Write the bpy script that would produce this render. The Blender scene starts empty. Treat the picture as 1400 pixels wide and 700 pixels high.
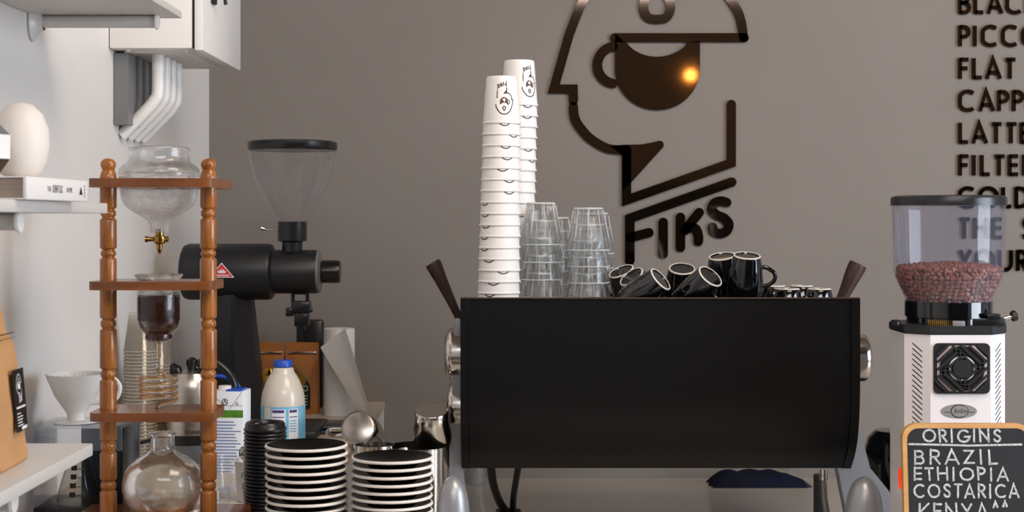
import bpy, bmesh, math, random
from mathutils import Vector, Matrix, Quaternion
R = math.radians
random.seed(7)
SC = bpy.context.scene
COL = SC.collection
F, HX, HY, ZE = 2050.0, 700.0, 300.0, 1.58      # focal length in px, principal column, horizon row, eye height
DW = 3.95                                        # distance of the grey wall
XW = -0.798                                      # white side wall
ZC = ZE - 0.68                                   # counter top
ZP = ZE - 0.48                                   # raised bench top

# ------------------------------------------------------------------ camera, light
cam_d = bpy.data.cameras.new('camera'); cam = bpy.data.objects.new('camera', cam_d); COL.objects.link(cam)
cam_d.sensor_fit = 'HORIZONTAL'; cam_d.sensor_width = 36; cam_d.lens = 36 * F / 1400
cam_d.shift_y = -50 / 1400; cam_d.clip_start = 0.02
cam.location = (0, 0, ZE); cam.rotation_euler = (R(90), 0, 0)
SC.camera = cam
cam_d.dof.use_dof = True; cam_d.dof.focus_distance = 2.75; cam_d.dof.aperture_fstop = 11

world = bpy.data.worlds.new('World'); SC.world = world; world.use_nodes = True
bg = world.node_tree.nodes['Background']; bg.inputs[0].default_value = (0.80, 0.88, 1.0, 1); bg.inputs[1].default_value = 0.5

def area(name, loc, target, size, power, color):
    l = bpy.data.lights.new(name, 'AREA'); l.shape = 'RECTANGLE'; l.size, l.size_y = size
    l.energy = power; l.color = color
    o = bpy.data.objects.new(name, l); COL.objects.link(o); o.location = loc
    o.rotation_euler = (Vector(target) - Vector(loc)).to_track_quat('-Z', 'Y').to_euler()
    return o
area('window_light_right', (3.3, 1.2, 1.9), (0.0, 2.8, 1.4), (1.6, 1.7), 90, (0.80, 0.88, 1.0))
area('overhead_fill_light', (0.6, -0.9, 3.33), (-0.1, 3.0, 1.1), (2.6, 1.0), 62, (0.97, 0.96, 1.0))  # added soft fill just under the ceiling, no window stands here
area('ceiling_lamp_light', (0.9, 1.6, 3.0), (0.7, 3.4, 1.4), (1.2, 0.8), 30, (1.0, 0.84, 0.68))
area('front_wall_fill', (1.8, -0.4, 3.2), (1.8, -3.2, 2.2), (2.6, .4), 40, (1.0, .82, .62))  # added fill that brightens the front wall mirrored in the sign
def point(name, loc, power, color, r):
    l = bpy.data.lights.new(name, 'POINT'); l.energy = power; l.color = color; l.shadow_soft_size = r
    o = bpy.data.objects.new(name, l); COL.objects.link(o); o.location = loc
point('pendant_light', (0.885, 0.45, ZE + 0.715), 1.4, (1.0, 0.42, 0.08), 0.026)
SC.view_settings.view_transform = 'Standard'; SC.view_settings.look = 'None'
SC.cycles.transparent_max_bounces = 64; SC.cycles.max_bounces = 8
SC.view_settings.gamma = 1; SC.view_settings.use_curve_mapping = False; SC.view_settings.exposure = 0.17

# ------------------------------------------------------------------ helpers
def srgb(h):
    c = [int(h[i:i+2], 16) / 255 for i in (0, 2, 4)]
    return tuple((x / 12.92 if x <= .04045 else ((x + .055) / 1.055) ** 2.4) for x in c) + (1,)

def mat(name, col, rough=.5, metal=0, var=0, scale=8, stretch=(1, 1, 1), col2=None, bump=0, bscale=None, coat=0, trans=0, ior=1.45, emis=None):
    m = bpy.data.materials.new(name); m.use_nodes = True; nt = m.node_tree; b = nt.nodes['Principled BSDF']
    c = srgb(col); b.inputs['Base Color'].default_value = c
    b.inputs['Roughness'].default_value = rough; b.inputs['Metallic'].default_value = metal
    b.inputs['Coat Weight'].default_value = coat; b.inputs['Transmission Weight'].default_value = trans; b.inputs['IOR'].default_value = ior
    if emis:
        b.inputs['Emission Color'].default_value = srgb(emis[0]); b.inputs['Emission Strength'].default_value = emis[1]
    if var or col2 or bump:
        tc = nt.nodes.new('ShaderNodeTexCoord'); mp = nt.nodes.new('ShaderNodeMapping'); mp.inputs['Scale'].default_value = stretch
        nt.links.new(tc.outputs['Object'], mp.inputs['Vector'])
        n = nt.nodes.new('ShaderNodeTexNoise'); n.inputs['Scale'].default_value = scale; n.inputs['Detail'].default_value = 4
        nt.links.new(mp.outputs[0], n.inputs['Vector'])
        if var or col2:
            r = nt.nodes.new('ShaderNodeValToRGB'); r.color_ramp.elements[0].position = .32; r.color_ramp.elements[1].position = .68
            c2 = srgb(col2) if col2 else tuple(min(1, x * (1 + var)) for x in c[:3]) + (1,)
            c1 = c if col2 else tuple(x * (1 - var) for x in c[:3]) + (1,)
            r.color_ramp.elements[0].color = c1; r.color_ramp.elements[1].color = c2
            nt.links.new(n.outputs['Fac'], r.inputs['Fac']); nt.links.new(r.outputs['Color'], b.inputs['Base Color'])
        if bump:
            n2 = n
            if bscale:
                n2 = nt.nodes.new('ShaderNodeTexNoise'); n2.inputs['Scale'].default_value = bscale; nt.links.new(mp.outputs[0], n2.inputs['Vector'])
            bp = nt.nodes.new('ShaderNodeBump'); bp.inputs['Strength'].default_value = bump; bp.inputs['Distance'].default_value = .002
            nt.links.new(n2.outputs['Fac'], bp.inputs['Height']); nt.links.new(bp.outputs[0], b.inputs['Normal'])
    return m

def glass(name, tint=(1, 1, 1), edge=.35, rough=.02, haze=0.0, hazecol='ffffff', drops=0):
    """thin clear wall: see-through, glossier towards grazing angles, optional haze"""
    m = bpy.data.materials.new(name); m.use_nodes = True; nt = m.node_tree; nt.nodes.clear()
    out = nt.nodes.new('ShaderNodeOutputMaterial'); tr = nt.nodes.new('ShaderNodeBsdfTransparent'); tr.inputs[0].default_value = (*tint, 1)
    gl = nt.nodes.new('ShaderNodeBsdfGlossy'); gl.inputs['Roughness'].default_value = rough
    lw = nt.nodes.new('ShaderNodeLayerWeight'); lw.inputs['Blend'].default_value = .5
    pw = nt.nodes.new('ShaderNodeMath'); pw.operation = 'POWER'; pw.inputs[1].default_value = 3.2
    ma = nt.nodes.new('ShaderNodeMath'); ma.operation = 'MULTIPLY_ADD'; ma.inputs[1].default_value = edge * 1.8; ma.inputs[2].default_value = .035; ma.use_clamp = True
    nt.links.new(lw.outputs['Facing'], pw.inputs[0]); nt.links.new(pw.outputs[0], ma.inputs[0])
    mx = nt.nodes.new('ShaderNodeMixShader'); nt.links.new(ma.outputs[0], mx.inputs[0])
    nt.links.new(tr.outputs[0], mx.inputs[1]); nt.links.new(gl.outputs[0], mx.inputs[2])
    last = mx
    if haze:
        df = nt.nodes.new('ShaderNodeBsdfDiffuse'); df.inputs[0].default_value = srgb(hazecol)
        m2 = nt.nodes.new('ShaderNodeMixShader'); m2.inputs[0].default_value = haze
        if drops:
            tc = nt.nodes.new('ShaderNodeTexCoord'); vo = nt.nodes.new('ShaderNodeTexNoise'); vo.inputs['Scale'].default_value = drops
            mr = nt.nodes.new('ShaderNodeMapRange'); mr.inputs[1].default_value = .3; mr.inputs[2].default_value = .7
            mr.inputs[3].default_value = haze * .5; mr.inputs[4].default_value = haze * 1.5
            nt.links.new(tc.outputs['Object'], vo.inputs['Vector']); nt.links.new(vo.outputs['Fac'], mr.inputs[0]); nt.links.new(mr.outputs[0], m2.inputs[0])
            bp = nt.nodes.new('ShaderNodeBump'); bp.inputs['Strength'].default_value = .4; bp.inputs['Distance'].default_value = .001
            nt.links.new(vo.outputs['Fac'], bp.inputs['Height']); nt.links.new(bp.outputs[0], gl.inputs['Normal'])
        nt.links.new(mx.outputs[0], m2.inputs[1]); nt.links.new(df.outputs[0], m2.inputs[2]); last = m2
    nt.links.new(last.outputs[0], out.inputs[0])
    return m

def tag(o, label=None, cat=None, group=None, kind=None):
    if label: o['label'] = label
    if cat: o['category'] = cat
    if group: o['group'] = group
    if kind: o['kind'] = kind
    return o
def thing(name, loc, label, cat, group=None, rz=0):
    o = bpy.data.objects.new(name, None); COL.objects.link(o); o.location = loc; o.rotation_euler = (0, 0, rz)
    o.empty_display_size = .02
    return tag(o, label, cat, group)
def link(name, bm, m, parent=None, smooth=False, loc=(0, 0, 0)):
    me = bpy.data.meshes.new(name); bmesh.ops.recalc_face_normals(bm, faces=bm.faces); bm.to_mesh(me); bm.free()
    me.materials.append(m)
    if smooth: 
        me.polygons.foreach_set('use_smooth', [True] * len(me.polygons))
        try: me.set_sharp_from_angle(angle=R(40))
        except Exception: pass
    o = bpy.data.objects.new(name, me); COL.objects.link(o); o.location = loc
    if parent: o.parent = parent
    return o
def dup(root, loc, label=None, rot=None, group=None, scale=None):
    r = root.copy(); COL.objects.link(r); r.location = loc
    if label: r['label'] = label
    if group: r['group'] = group
    if rot is not None:
        if isinstance(rot, Quaternion): r.rotation_mode = 'QUATERNION'; r.rotation_quaternion = rot
        else: r.rotation_euler = rot
    if scale: r.scale = (scale,) * 3
    for c in list(root.children):
        d = c.copy(); COL.objects.link(d); d.parent = r
        for g in list(c.children):
            e = g.copy(); COL.objects.link(e); e.parent = d
    return r
ONES = ['', 'first', 'second', 'third', 'fourth', 'fifth', 'sixth', 'seventh', 'eighth', 'ninth', 'tenth', 'eleventh', 'twelfth', 'thirteenth', 'fourteenth', 'fifteenth', 'sixteenth', 'seventeenth', 'eighteenth', 'nineteenth']
def nth(i):       # i = 0 is the top of a stack
    if i == 0: return 'topmost'
    i += 1
    if i < 20: return ONES[i] + ' from top'
    if i % 10 == 0: return {20: 'twentieth', 30: 'thirtieth'}[i] + ' from top'
    return {2: 'twenty-', 3: 'thirty-'}[i // 10] + ONES[i % 10] + ' from top'
def P(px, py, d): return Vector(((px - HX) / F * d, d, ZE - (py - HY) / F * d))
def S(px, d): return px / F * d

def add_box(bm, lo, hi, bev=0, seg=2, M=None):
    lo, hi = Vector(lo), Vector(hi); c = (lo + hi) / 2; s = hi - lo
    r = bmesh.ops.create_cube(bm, size=1, matrix=Matrix.Translation(c) @ Matrix.Diagonal((*s, 1)))
    vs = r['verts']
    if bev:
        es = list({e for v in vs for e in v.link_edges})
        q = bmesh.ops.bevel(bm, geom=es, offset=bev, segments=seg, affect='EDGES', profile=.5)
        vs = list({v for f in q['faces'] for v in f.verts} | {v for v in vs if v.is_valid})
    if M is not None: bmesh.ops.transform(bm, matrix=M, verts=[v for v in vs if v.is_valid])
    return bm
def box(name, lo, hi, m, parent=None, bev=0, M=None):
    return link(name, add_box(bmesh.new(), lo, hi, bev, M=M), m, parent, smooth=bev > 0)
def add_lathe(bm, prof, seg=32, M=None, phase=0):
    rings = []
    for r, z in prof:
        if r <= 1e-6: rings.append([bm.verts.new((0, 0, z))])
        else: rings.append([bm.verts.new((r * math.cos(phase + 2 * math.pi * i / seg), r * math.sin(phase + 2 * math.pi * i / seg), z)) for i in range(seg)])
    for a, b in zip(rings, rings[1:]):
        for i in range(seg):
            j = (i + 1) % seg
            if len(a) == 1 and len(b) == 1: continue
            if len(a) == 1: bm.faces.new((a[0], b[j], b[i]))
            elif len(b) == 1: bm.faces.new((a[i], a[j], b[0]))
            else: bm.faces.new((a[i], a[j], b[j], b[i]))
    if M is not None:
        vs = [v for r in rings for v in r]
        bmesh.ops.transform(bm, matrix=M, verts=vs)
    return bm
def lathe(name, prof, m, parent=None, seg=32, M=None, phase=0, smooth=True):
    return link(name, add_lathe(bmesh.new(), prof, seg, M, phase), m, parent, smooth)
RX = lambda a: Matrix.Rotation(R(a), 4, 'X')
RY = lambda a: Matrix.Rotation(R(a), 4, 'Y')
RZ = lambda a: Matrix.Rotation(R(a), 4, 'Z')
T = lambda *a: Matrix.Translation(Vector(a))
def add_tube(bm, pts, rad, seg=10, caps=True):
    pts = [Vector(p) for p in pts]; n = len(pts)
    if not hasattr(rad, '__len__'): rad = [rad] * n
    tan = [(pts[min(i + 1, n - 1)] - pts[max(i - 1, 0)]).normalized() for i in range(n)]
    up = Vector((0, 0, 1)) if abs(tan[0].z) < .9 else Vector((1, 0, 0))
    u = tan[0].cross(up).normalized(); rings = []
    for i in range(n):
        u = (u - tan[i] * u.dot(tan[i])).normalized(); w = tan[i].cross(u)
        rings.append([bm.verts.new(pts[i] + (u * math.cos(2 * math.pi * k / seg) + w * math.sin(2 * math.pi * k / seg)) * rad[i]) for k in range(seg)])
    for a, b in zip(rings, rings[1:]):
        for k in range(seg): bm.faces.new((a[k], a[(k + 1) % seg], b[(k + 1) % seg], b[k]))
    if caps: bm.faces.new(rings[0][::-1]); bm.faces.new(rings[-1])
    return bm
def tube(name, pts, rad, m, parent=None, seg=10): return link(name, add_tube(bmesh.new(), pts, rad, seg), m, parent, True)
def spline(pts, n=8, closed=False):
    pts = [Vector(p) for p in pts]; out = []; N = len(pts)
    rng = range(N if closed else N - 1)
    for i in rng:
        if closed: p0, p1, p2, p3 = pts[i - 1], pts[i], pts[(i + 1) % N], pts[(i + 2) % N]
        else: p0, p1, p2, p3 = pts[max(i - 1, 0)], pts[i], pts[i + 1], pts[min(i + 2, N - 1)]
        for k in range(n):
            t = k / n; out.append(.5 * ((2 * p1) + (-p0 + p2) * t + (2 * p0 - 5 * p1 + 4 * p2 - p3) * t * t + (-p0 + 3 * p1 - 3 * p2 + p3) * t ** 3))
    if not closed: out.append(pts[-1])
    return out
def add_prism(bm, poly, fn, t0, t1):
    """poly in (u,v); fn(u,v,w)->Vector"""
    a = [bm.verts.new(fn(u, v, t0)) for u, v in poly]; b = [bm.verts.new(fn(u, v, t1)) for u, v in poly]
    fs = [bm.faces.new(a), bm.faces.new(b[::-1])]
    n = len(poly)
    for i in range(n): bm.faces.new((a[i], b[i], b[(i + 1) % n], a[(i + 1) % n]))
    for f in fs: f.normal_update()
    bmesh.ops.triangulate(bm, faces=fs, ngon_method='EAR_CLIP')
    return bm
def add_stroke(bm, pts, w, fn, t, cap='round', closed=False, t0=0):
    pts = [Vector((p[0], p[1])) for p in pts]; n = len(pts); h = w / 2; L = []; Rr = []
    for i in range(n):
        if closed: a, b = pts[i - 1], pts[(i + 1) % n]
        else: a, b = pts[max(i - 1, 0)], pts[min(i + 1, n - 1)]
        d1 = (pts[i] - a).normalized() if (pts[i] - a).length > 1e-9 else (b - pts[i]).normalized()
        d2 = (b - pts[i]).normalized() if (b - pts[i]).length > 1e-9 else d1
        m = d1 + d2
        m = m.normalized() if m.length > 1e-6 else d1
        nn = Vector((-m.y, m.x)); c = max(.45, nn.dot(Vector((-d1.y, d1.x))))
        L.append(pts[i] + nn * h / c); Rr.append(pts[i] - nn * h / c)
    def quadpoly(poly):
        a = [bm.verts.new(fn(p.x, p.y, t)) for p in poly]; bm.faces.new(a)
    rng = range(n if closed else n - 1)
    for i in rng:
        j = (i + 1) % n
        quadpoly([L[i], Rr[i], Rr[j], L[j]])
    outl = []
    if not closed and cap == 'round':
        for (p, q, s) in ((pts[0], pts[1], -1), (pts[-1], pts[-2], -1)):
            d = (q - p).normalized(); nn = Vector((-d.y, d.x)); k = 8
            arc = [p + nn * h * math.cos(math.pi * i / k) - d * h * math.sin(math.pi * i / k) for i in range(k + 1)]
            quadpoly(arc); outl.append(arc)
    if t > t0 + 1e-4:
        edges = []
        for A in (L, Rr):
            for i in rng: edges.append((A[i], A[(i + 1) % n]))
        for arc in outl:
            edges += list(zip(arc, arc[1:]))
        if cap != 'round' and not closed: edges += [(L[0], Rr[0]), (L[-1], Rr[-1])]
        for p, q in edges:
            bm.faces.new([bm.verts.new(fn(p.x, p.y, t0)), bm.verts.new(fn(q.x, q.y, t0)), bm.verts.new(fn(q.x, q.y, t)), bm.verts.new(fn(p.x, p.y, t))])
    return bm
def arc(cx, cy, rx, ry, a0, a1, n=14): return [(cx + rx * math.cos(R(a0 + (a1 - a0) * i / n)), cy + ry * math.sin(R(a0 + (a1 - a0) * i / n))) for i in range(n + 1)]
# capital letters as strokes: height 1, y up; (advance width, strokes)
G = {
 'A': (.80, [[(0.02, 0), (.38, 1), (.74, 0)], [(.15, .3), (.61, .3)]]),
 'B': (.62, [[(.05, 0), (.05, 1)], [(.05, .95), (.25, .95)] + arc(.27, .74, .2, .21, 90, -90) + [(.05, .53)], [(.05, .53), (.28, .53)] + arc(.3, .29, .23, .24, 90, -90) + [(.05, .05)]]),
 'C': (.86, [arc(.47, .5, .44, .46, 52, 308, 22)]),
 'D': (.78, [[(.05, 0), (.05, 1)], [(.05, .95)] + arc(.25, .5, .44, .45, 90, -90, 16) + [(.05, .05)]]),
 'E': (.58, [[(.05, 0), (.05, 1)], [(.05, .94), (.5, .94)], [(.05, .51), (.48, .51)], [(.05, .06), (.5, .06)]]),
 'F': (.55, [[(.05, 0), (.05, 1)], [(.05, .94), (.5, .94)], [(.05, .51), (.46, .51)]]),
 'G': (.92, [arc(.47, .5, .44, .46, 50, 350, 22) + [(.9, .45), (.55, .45)]]),
 'H': (.78, [[(.05, 0), (.05, 1)], [(.67, 0), (.67, 1)], [(.05, .52), (.67, .52)]]),
 'I': (.27, [[(.08, 0), (.08, 1)]]),
 'K': (.70, [[(.05, 0), (.05, 1)], [(.6, 1), (.1, .5), (.64, 0)]]),
 'L': (.52, [[(.05, 0), (.05, 1)], [(.05, .06), (.48, .06)]]),
 'N': (.84, [[(.05, 0), (.05, 1)], [(.05, .95), (.7, .05)], [(.7, 0), (.7, 1)]]),
 'O': (1.0, [arc(.49, .5, .44, .46, 0, 360, 26)]),
 'P': (.60, [[(.05, 0), (.05, 1)], [(.05, .94), (.25, .94)] + arc(.27, .7, .24, .24, 90, -90) + [(.05, .46)]]),
 'R': (.64, [[(.05, 0), (.05, 1)], [(.05, .94), (.25, .94)] + arc(.27, .7, .24, .24, 90, -90) + [(.05, .46)], [(.25, .46), (.56, 0)]]),
 'S': (.60, [[(.5, .83), (.43, .92), (.3, .96), (.15, .91), (.08, .77), (.13, .63), (.28, .53), (.43, .43), (.5, .27), (.43, .1), (.27, .04), (.12, .09), (.05, .22)]]),
 'T': (.60, [[(.29, 0), (.29, .95)], [(.02, .94), (.56, .94)]]),
 'U': (.78, [[(.06, 1), (.06, .36)] + arc(.36, .36, .3, .32, 180, 360) + [(.66, 1)]]),
 'W': (1.1, [[(.02, 1), (.27, .03), (.53, .9), (.79, .03), (1.04, 1)]]),
 'Y': (.68, [[(.02, 1), (.32, .5), (.62, 1)], [(.32, .5), (.32, 0)]]),
 'Z': (.62, [[(.05, .94), (.54, .94), (.03, .06), (.56, .06)]]),
 'H': (.78, [[(.05, 0), (.05, 1)], [(.67, 0), (.67, 1)], [(.05, .52), (.67, .52)]]),
 'M': (.95, [[(.05, 0), (.12, 1), (.43, .15), (.74, 1), (.81, 0)]]),
 '^': (.4, [[(0.02, .8), (.12, 1.15), (.25, .8)]]),
 ' ': (.38, []),
}
def txt(name, s, size, m, parent, M, ext=0.0, cx='LEFT'):
    c = bpy.data.curves.new(name, 'FONT'); c.body = s; c.size = size; c.extrude = ext; c.align_x = cx; c.resolution_u = 2
    o = bpy.data.objects.new(name, c); COL.objects.link(o); bpy.context.view_layer.update()
    me = bpy.data.meshes.new_from_object(o); bpy.data.objects.remove(o); me.transform(M); me.materials.clear(); me.materials.append(m)
    q = bpy.data.objects.new(name, me); COL.objects.link(q); q.parent = parent
    return q
def wall(prof, t):
    """closed profile of a vessel of wall thickness t from its outer outline"""
    n = len(prof); inn = []
    for i in range(n):
        a, b = Vector(prof[max(i - 1, 0)]), Vector(prof[min(i + 1, n - 1)]); d = (b - a).normalized(); nn = Vector((d.y, -d.x))
        c = Vector(prof[i]); s_ = 1 if (c + nn * t).x < (c - nn * t).x else -1
        q = c + nn * t * s_; inn.append((max(q.x, .0004), q.y))
    return list(prof) + inn[::-1] + [prof[0]]
def plate_hole(bm, x0, x1, y0, y1, z0, z1, cx, cy, r, rc=.012, N=64):
    """rounded rectangular board with a round hole"""
    out = []
    for i in range(N):
        a = 2 * math.pi * i / N; dx, dy = math.cos(a), math.sin(a)
        t = min(((x1 - cx) / dx if dx > 1e-9 else 1e9), ((x0 - cx) / dx if dx < -1e-9 else 1e9), ((y1 - cy) / dy if dy > 1e-9 else 1e9), ((y0 - cy) / dy if dy < -1e-9 else 1e9))
        x, y = cx + dx * t, cy + dy * t
        for sx, X in ((-1, x0), (1, x1)):
            for sy, Y in ((-1, y0), (1, y1)):
                ox, oy = X - sx * rc, Y - sy * rc
                if (x - ox) * sx > 0 and (y - oy) * sy > 0:
                    v = Vector((x - ox, y - oy)); v = v.normalized() * rc; x, y = ox + v.x, oy + v.y
        out.append((x, y))
    ring = lambda pts, z: [bm.verts.new((p[0], p[1], z)) for p in pts]
    inn = [(cx + r * math.cos(2 * math.pi * i / N), cy + r * math.sin(2 * math.pi * i / N)) for i in range(N)]
    A, B, C_, D = ring(out, z0), ring(out, z1), ring(inn, z0), ring(inn, z1)
    for i in range(N):
        j = (i + 1) % N
        bm.faces.new((A[i], A[j], B[j], B[i])); bm.faces.new((C_[i], D[i], D[j], C_[j]))
        bm.faces.new((B[i], B[j], D[j], D[i])); bm.faces.new((A[i], C_[i], C_[j], A[j]))
    return bm

# ------------------------------------------------------------------ materials
M = {}
M['greywall'] = mat('grey_wall_paint', '78716b', .75, var=.05, scale=2.2, bump=.15, bscale=60)
M['whitewall'] = mat('white_wall_paint', 'dad6d2', .45, var=.02, scale=3)
M['ceil'] = mat('ceiling_paint', '6a5d50', .8, var=.03)
M['floor'] = mat('floor_concrete', '5f5a55', .6, var=.1)
M['brownwall'] = mat('brown_cladding', '8c7a66', .7, var=.12, scale=3, stretch=(4, 1, .4))
M['counter'] = mat('counter_laminate', 'ded7ce', .12, var=.03, scale=5)
M['bench'] = mat('bench_laminate', 'c5b7a6', .35, var=.03, scale=5)
M['white'] = mat('white_paint_metal', 'e2dfdb', .35, var=.01)
M['shelf'] = mat('shelf_white', 'cfcbc6', .4, var=.02)
M['rod'] = mat('rod_white', 'cbc8c4', .3, var=.02)
M['wood'] = mat('cherry_wood', '7c4413', .32, col2='aa6a2a', scale=14, stretch=(6, 6, .7), bump=.1, coat=.3)
M['woodh'] = mat('cherry_board', '683712', .32, col2='884e20', scale=10, stretch=(.8, 6, 6), bump=.1, coat=.35)
M['dwood'] = mat('dark_handle_wood', '24140d', .45, col2='3c2218', scale=20, stretch=(5, 5, 1))
M['rglass'] = mat('refractive_glass', 'ffffff', 0.0, trans=1, ior=1.45)
def soften(m, fac):      # part refracting, part straight-through thin glass
    nt = m.node_tree; out = nt.nodes['Material Output']; b = nt.nodes['Principled BSDF']; tr = nt.nodes.new('ShaderNodeBsdfTransparent'); tr.inputs[0].default_value = (.98, .985, .985, 1)
    mx = nt.nodes.new('ShaderNodeMixShader'); mx.inputs[0].default_value = fac
    nt.links.new(tr.outputs[0], mx.inputs[1]); nt.links.new(b.outputs[0], mx.inputs[2]); nt.links.new(mx.outputs[0], out.inputs[0]); return m
soften(M['rglass'], .6)
M['rpglass'] = soften(mat('pressed_refractive_glass', 'ffffff', 0.02, trans=1, ior=1.45), .42)
M['glintglass'] = glass('pale_edge_glint', (.9, .92, .93), .6, rough=.05, haze=.42, hazecol='e6ebee')  # pale haze paints the bright refracted edges of the tumblers
M['rimplastic'] = glass('pale_plastic_rim', (.9, .88, .85), .6, rough=.1, haze=.40, hazecol='dcd2c2')
M['glass'] = glass('clear_glass', (.97, .98, .98), .28)
M['pglass'] = glass('pressed_glass', (.955, .96, .96), .42, rough=.06, haze=.035, hazecol='d8dce0', drops=160)
M['plastic'] = glass('clear_cup_plastic', (.93, .92, .90), .4, rough=.15, haze=.09, hazecol='c9c0b4')
M['frost'] = glass('wet_glass', (.95, .95, .96), .3, rough=.1, haze=.36, hazecol='dcd8d6', drops=60)
M['hopper'] = glass('hopper_plastic', (.86, .87, .93), .30, rough=.06, haze=.06, hazecol='b0b2cc')
M['hopper2'] = glass('hopper_clear', (.90, .90, .92), .35, rough=.08, haze=.10, hazecol='b8b4b2')
M['brass'] = mat('brass', 'b08a48', .22, 1, var=.1)
M['coffee'] = mat('wet_coffee', '2a120b', .25, col2='3d1c12', scale=60, bump=.3)
M['amber'] = glass('coffee_tinted_glass', (.93, .78, .58), .3)
M['blackm'] = mat('black_powder_coat', '1b1c1f', .42, var=.06, scale=40)
M['panel'] = mat('black_panel', '0a0a0b', .40, ior=1.28, var=.05, scale=6, bump=.02, bscale=200)
M['blackp'] = mat('black_plastic', '141416', .28, var=.08)
M['blackg'] = mat('black_glaze', '07080a', .06, coat=.6, var=.1)
M['saucer'] = mat('black_saucer_glaze', '060607', .15, ior=1.12, var=.05)
M['foot'] = mat('unglazed_white', 'dcd6cf', .5, var=.03)
M['steel'] = mat('polished_steel', 'c8c2ba', .15, 1, var=.03)
M['bsteel'] = mat('brushed_steel', 'b4aca3', .26, 1, var=.06, scale=30, stretch=(1, 1, 12))
M['alu'] = mat('cast_aluminium', '9d9ea1', .36, .5, var=.04, scale=10)
M['sign'] = mat('smoked_mirror_acrylic', '5e5148', .05, 1, var=.05)
M['paper'] = mat('white_paper', 'dedbd8', .55, var=.01)
M['ink'] = mat('black_ink', '14100e', .5, var=.03)
M['brownink'] = mat('brown_ink', '4a2c1c', .5, var=.03)
M['kraft'] = mat('kraft_paper', 'b88a5c', .7, var=.06, scale=20, bump=.3, bscale=40)
M['kraft2'] = mat('orange_kraft_paper', 'a5672f', .6, var=.08, scale=14, bump=.3)
M['gold'] = mat('gold_foil', 'c79a3a', .22, 1, var=.1, scale=30)
M['blue'] = mat('blue_plastic', '1c4fb8', .35, var=.03)
M['milk'] = mat('milk_bottle_plastic', 'cfc8bc', .3, var=.03, coat=.3)
M['lblue'] = mat('label_blue', '5aa5cf', .4, col2='8cc6e0', scale=25)
M['lwhite'] = mat('label_white', 'dfe4ea', .4, var=.02)
M['lpurple'] = mat('label_purple', '4a3f78', .4, var=.05)
M['green'] = mat('label_green', '5c8f2a', .45, col2='3c7322', scale=50)
M['ltext'] = mat('label_text_blue', '6a7fb0', .5, var=.1, scale=90)
M['red'] = mat('red_badge', 'cf3430', .4, var=.03)
M['redlit'] = mat('red_switch', 'd83a1c', .3, var=.05, emis=('ff3010', .6))
M['chalkboard'] = mat('chalkboard', '111417', .7, col2='181b1e', scale=9)
M['chalk'] = mat('chalk', 'c9cbcd', .95, col2='8f9498', scale=260)
M['pine'] = mat('pine_frame', 'b98b55', .45, col2='c99c66', scale=12, stretch=(1, 1, 6))
M['bean'] = mat('roasted_beans', '6e3a28', .38, col2='93573f', scale=50)
M['hose'] = mat('black_rubber', '17181b', .5, var=.1)
M['hoseg'] = mat('grey_hose', '4a4d50', .5, var=.1)
M['braid'] = mat('braided_hose', '8f8c86', .35, .7, var=.25, scale=500)
M['cloth'] = mat('navy_cloth', '090c1a', .85, col2='121a3a', scale=20, bump=.3)
M['dark'] = mat('dark_recess', '0a0a0b', .7, var=.1)
M['tissue'] = mat('kitchen_paper', 'd9d6d2', .85, var=.02, bump=.4, bscale=90)
M['navy'] = mat('dark_blue_acrylic', '27344a', .25, var=.1)
M['egg'] = mat('matt_ceramic', 'ddd5cc', .5, var=.02)
M['pages'] = mat('page_edges', '8f8074', .8, var=.15, scale=60, stretch=(.2, .2, 14))
M['greyp'] = mat('grey_plastic', '6f6f70', .4, var=.05)
M['serv'] = glass('server_glass', (.72, .72, .70), .35, rough=.04, haze=.05, hazecol='8d8a80')
M['acry'] = glass('clear_acrylic', (.90, .92, .95), .35, rough=.03, haze=.06, hazecol='c8d2de')

# ------------------------------------------------------------------ setting
def struct(o): o['kind'] = 'structure'; return o
struct(box('floor', (XW - .15, -3.2, -.1), (5.0, DW + .15, 0), M['floor']))
struct(box('wall_back', (XW - .15, DW, 0), (5.0, DW + .12, 3.4), M['greywall']))
struct(box('wall_left', (XW - .12, -3.2, 0), (XW, DW, 3.4), M['whitewall']))
struct(box('wall_front', (XW - .12, -3.35, 0), (5.0, -3.2, 3.4), M['brownwall']))
struct(box('trim_1', (XW, -3.2, 0), (5.0, -3.14, 1.85), mat('dark_wainscot', '3c3d36', .6, var=.1)))
struct(box('ceiling', (XW - .15, -3.3, 3.4), (5.0, DW + .15, 3.5), M['ceil']))
ct = box('counter', (XW, 1.75, ZC - .05), (3.4, DW, ZC), M['counter'], bev=.003)
tag(ct, 'long glossy grey counter along the grey wall carrying the espresso machine', 'counter')
cb = thing('counter_cabinet', (0, 0, 0), 'plain grey cabinet carcass under the long glossy counter', 'cabinet')
box('body', (XW + .002, 1.85, 0), (3.35, DW - .002, ZC - .05), M['shelf'], cb)
pl = thing('raised_bench', (0, 0, 0), 'raised beige-topped bench on the counter beside the white wall', 'bench')
bm = bmesh.new()
add_prism(bm, [(XW + .001, 1.9), (-.08, 1.9), (-.08, 2.42), (-.335, 2.42), (-.335, DW - .001), (XW + .001, DW - .001)], lambda u, v, w: Vector((u, v, w)), ZP - .018, ZP)
link('top', bm, M['bench'], pl)
for x0, x1, y0, y1 in ((-.353, -.337, 2.44, DW - .002), (-.1, -.082, 1.92, 2.40), (-.7, -.682, 1.95, 3.9)):
    box('side_panel', (x0, y0, ZC), (x1, y1, ZP - .018), M['white'], pl)

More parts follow.
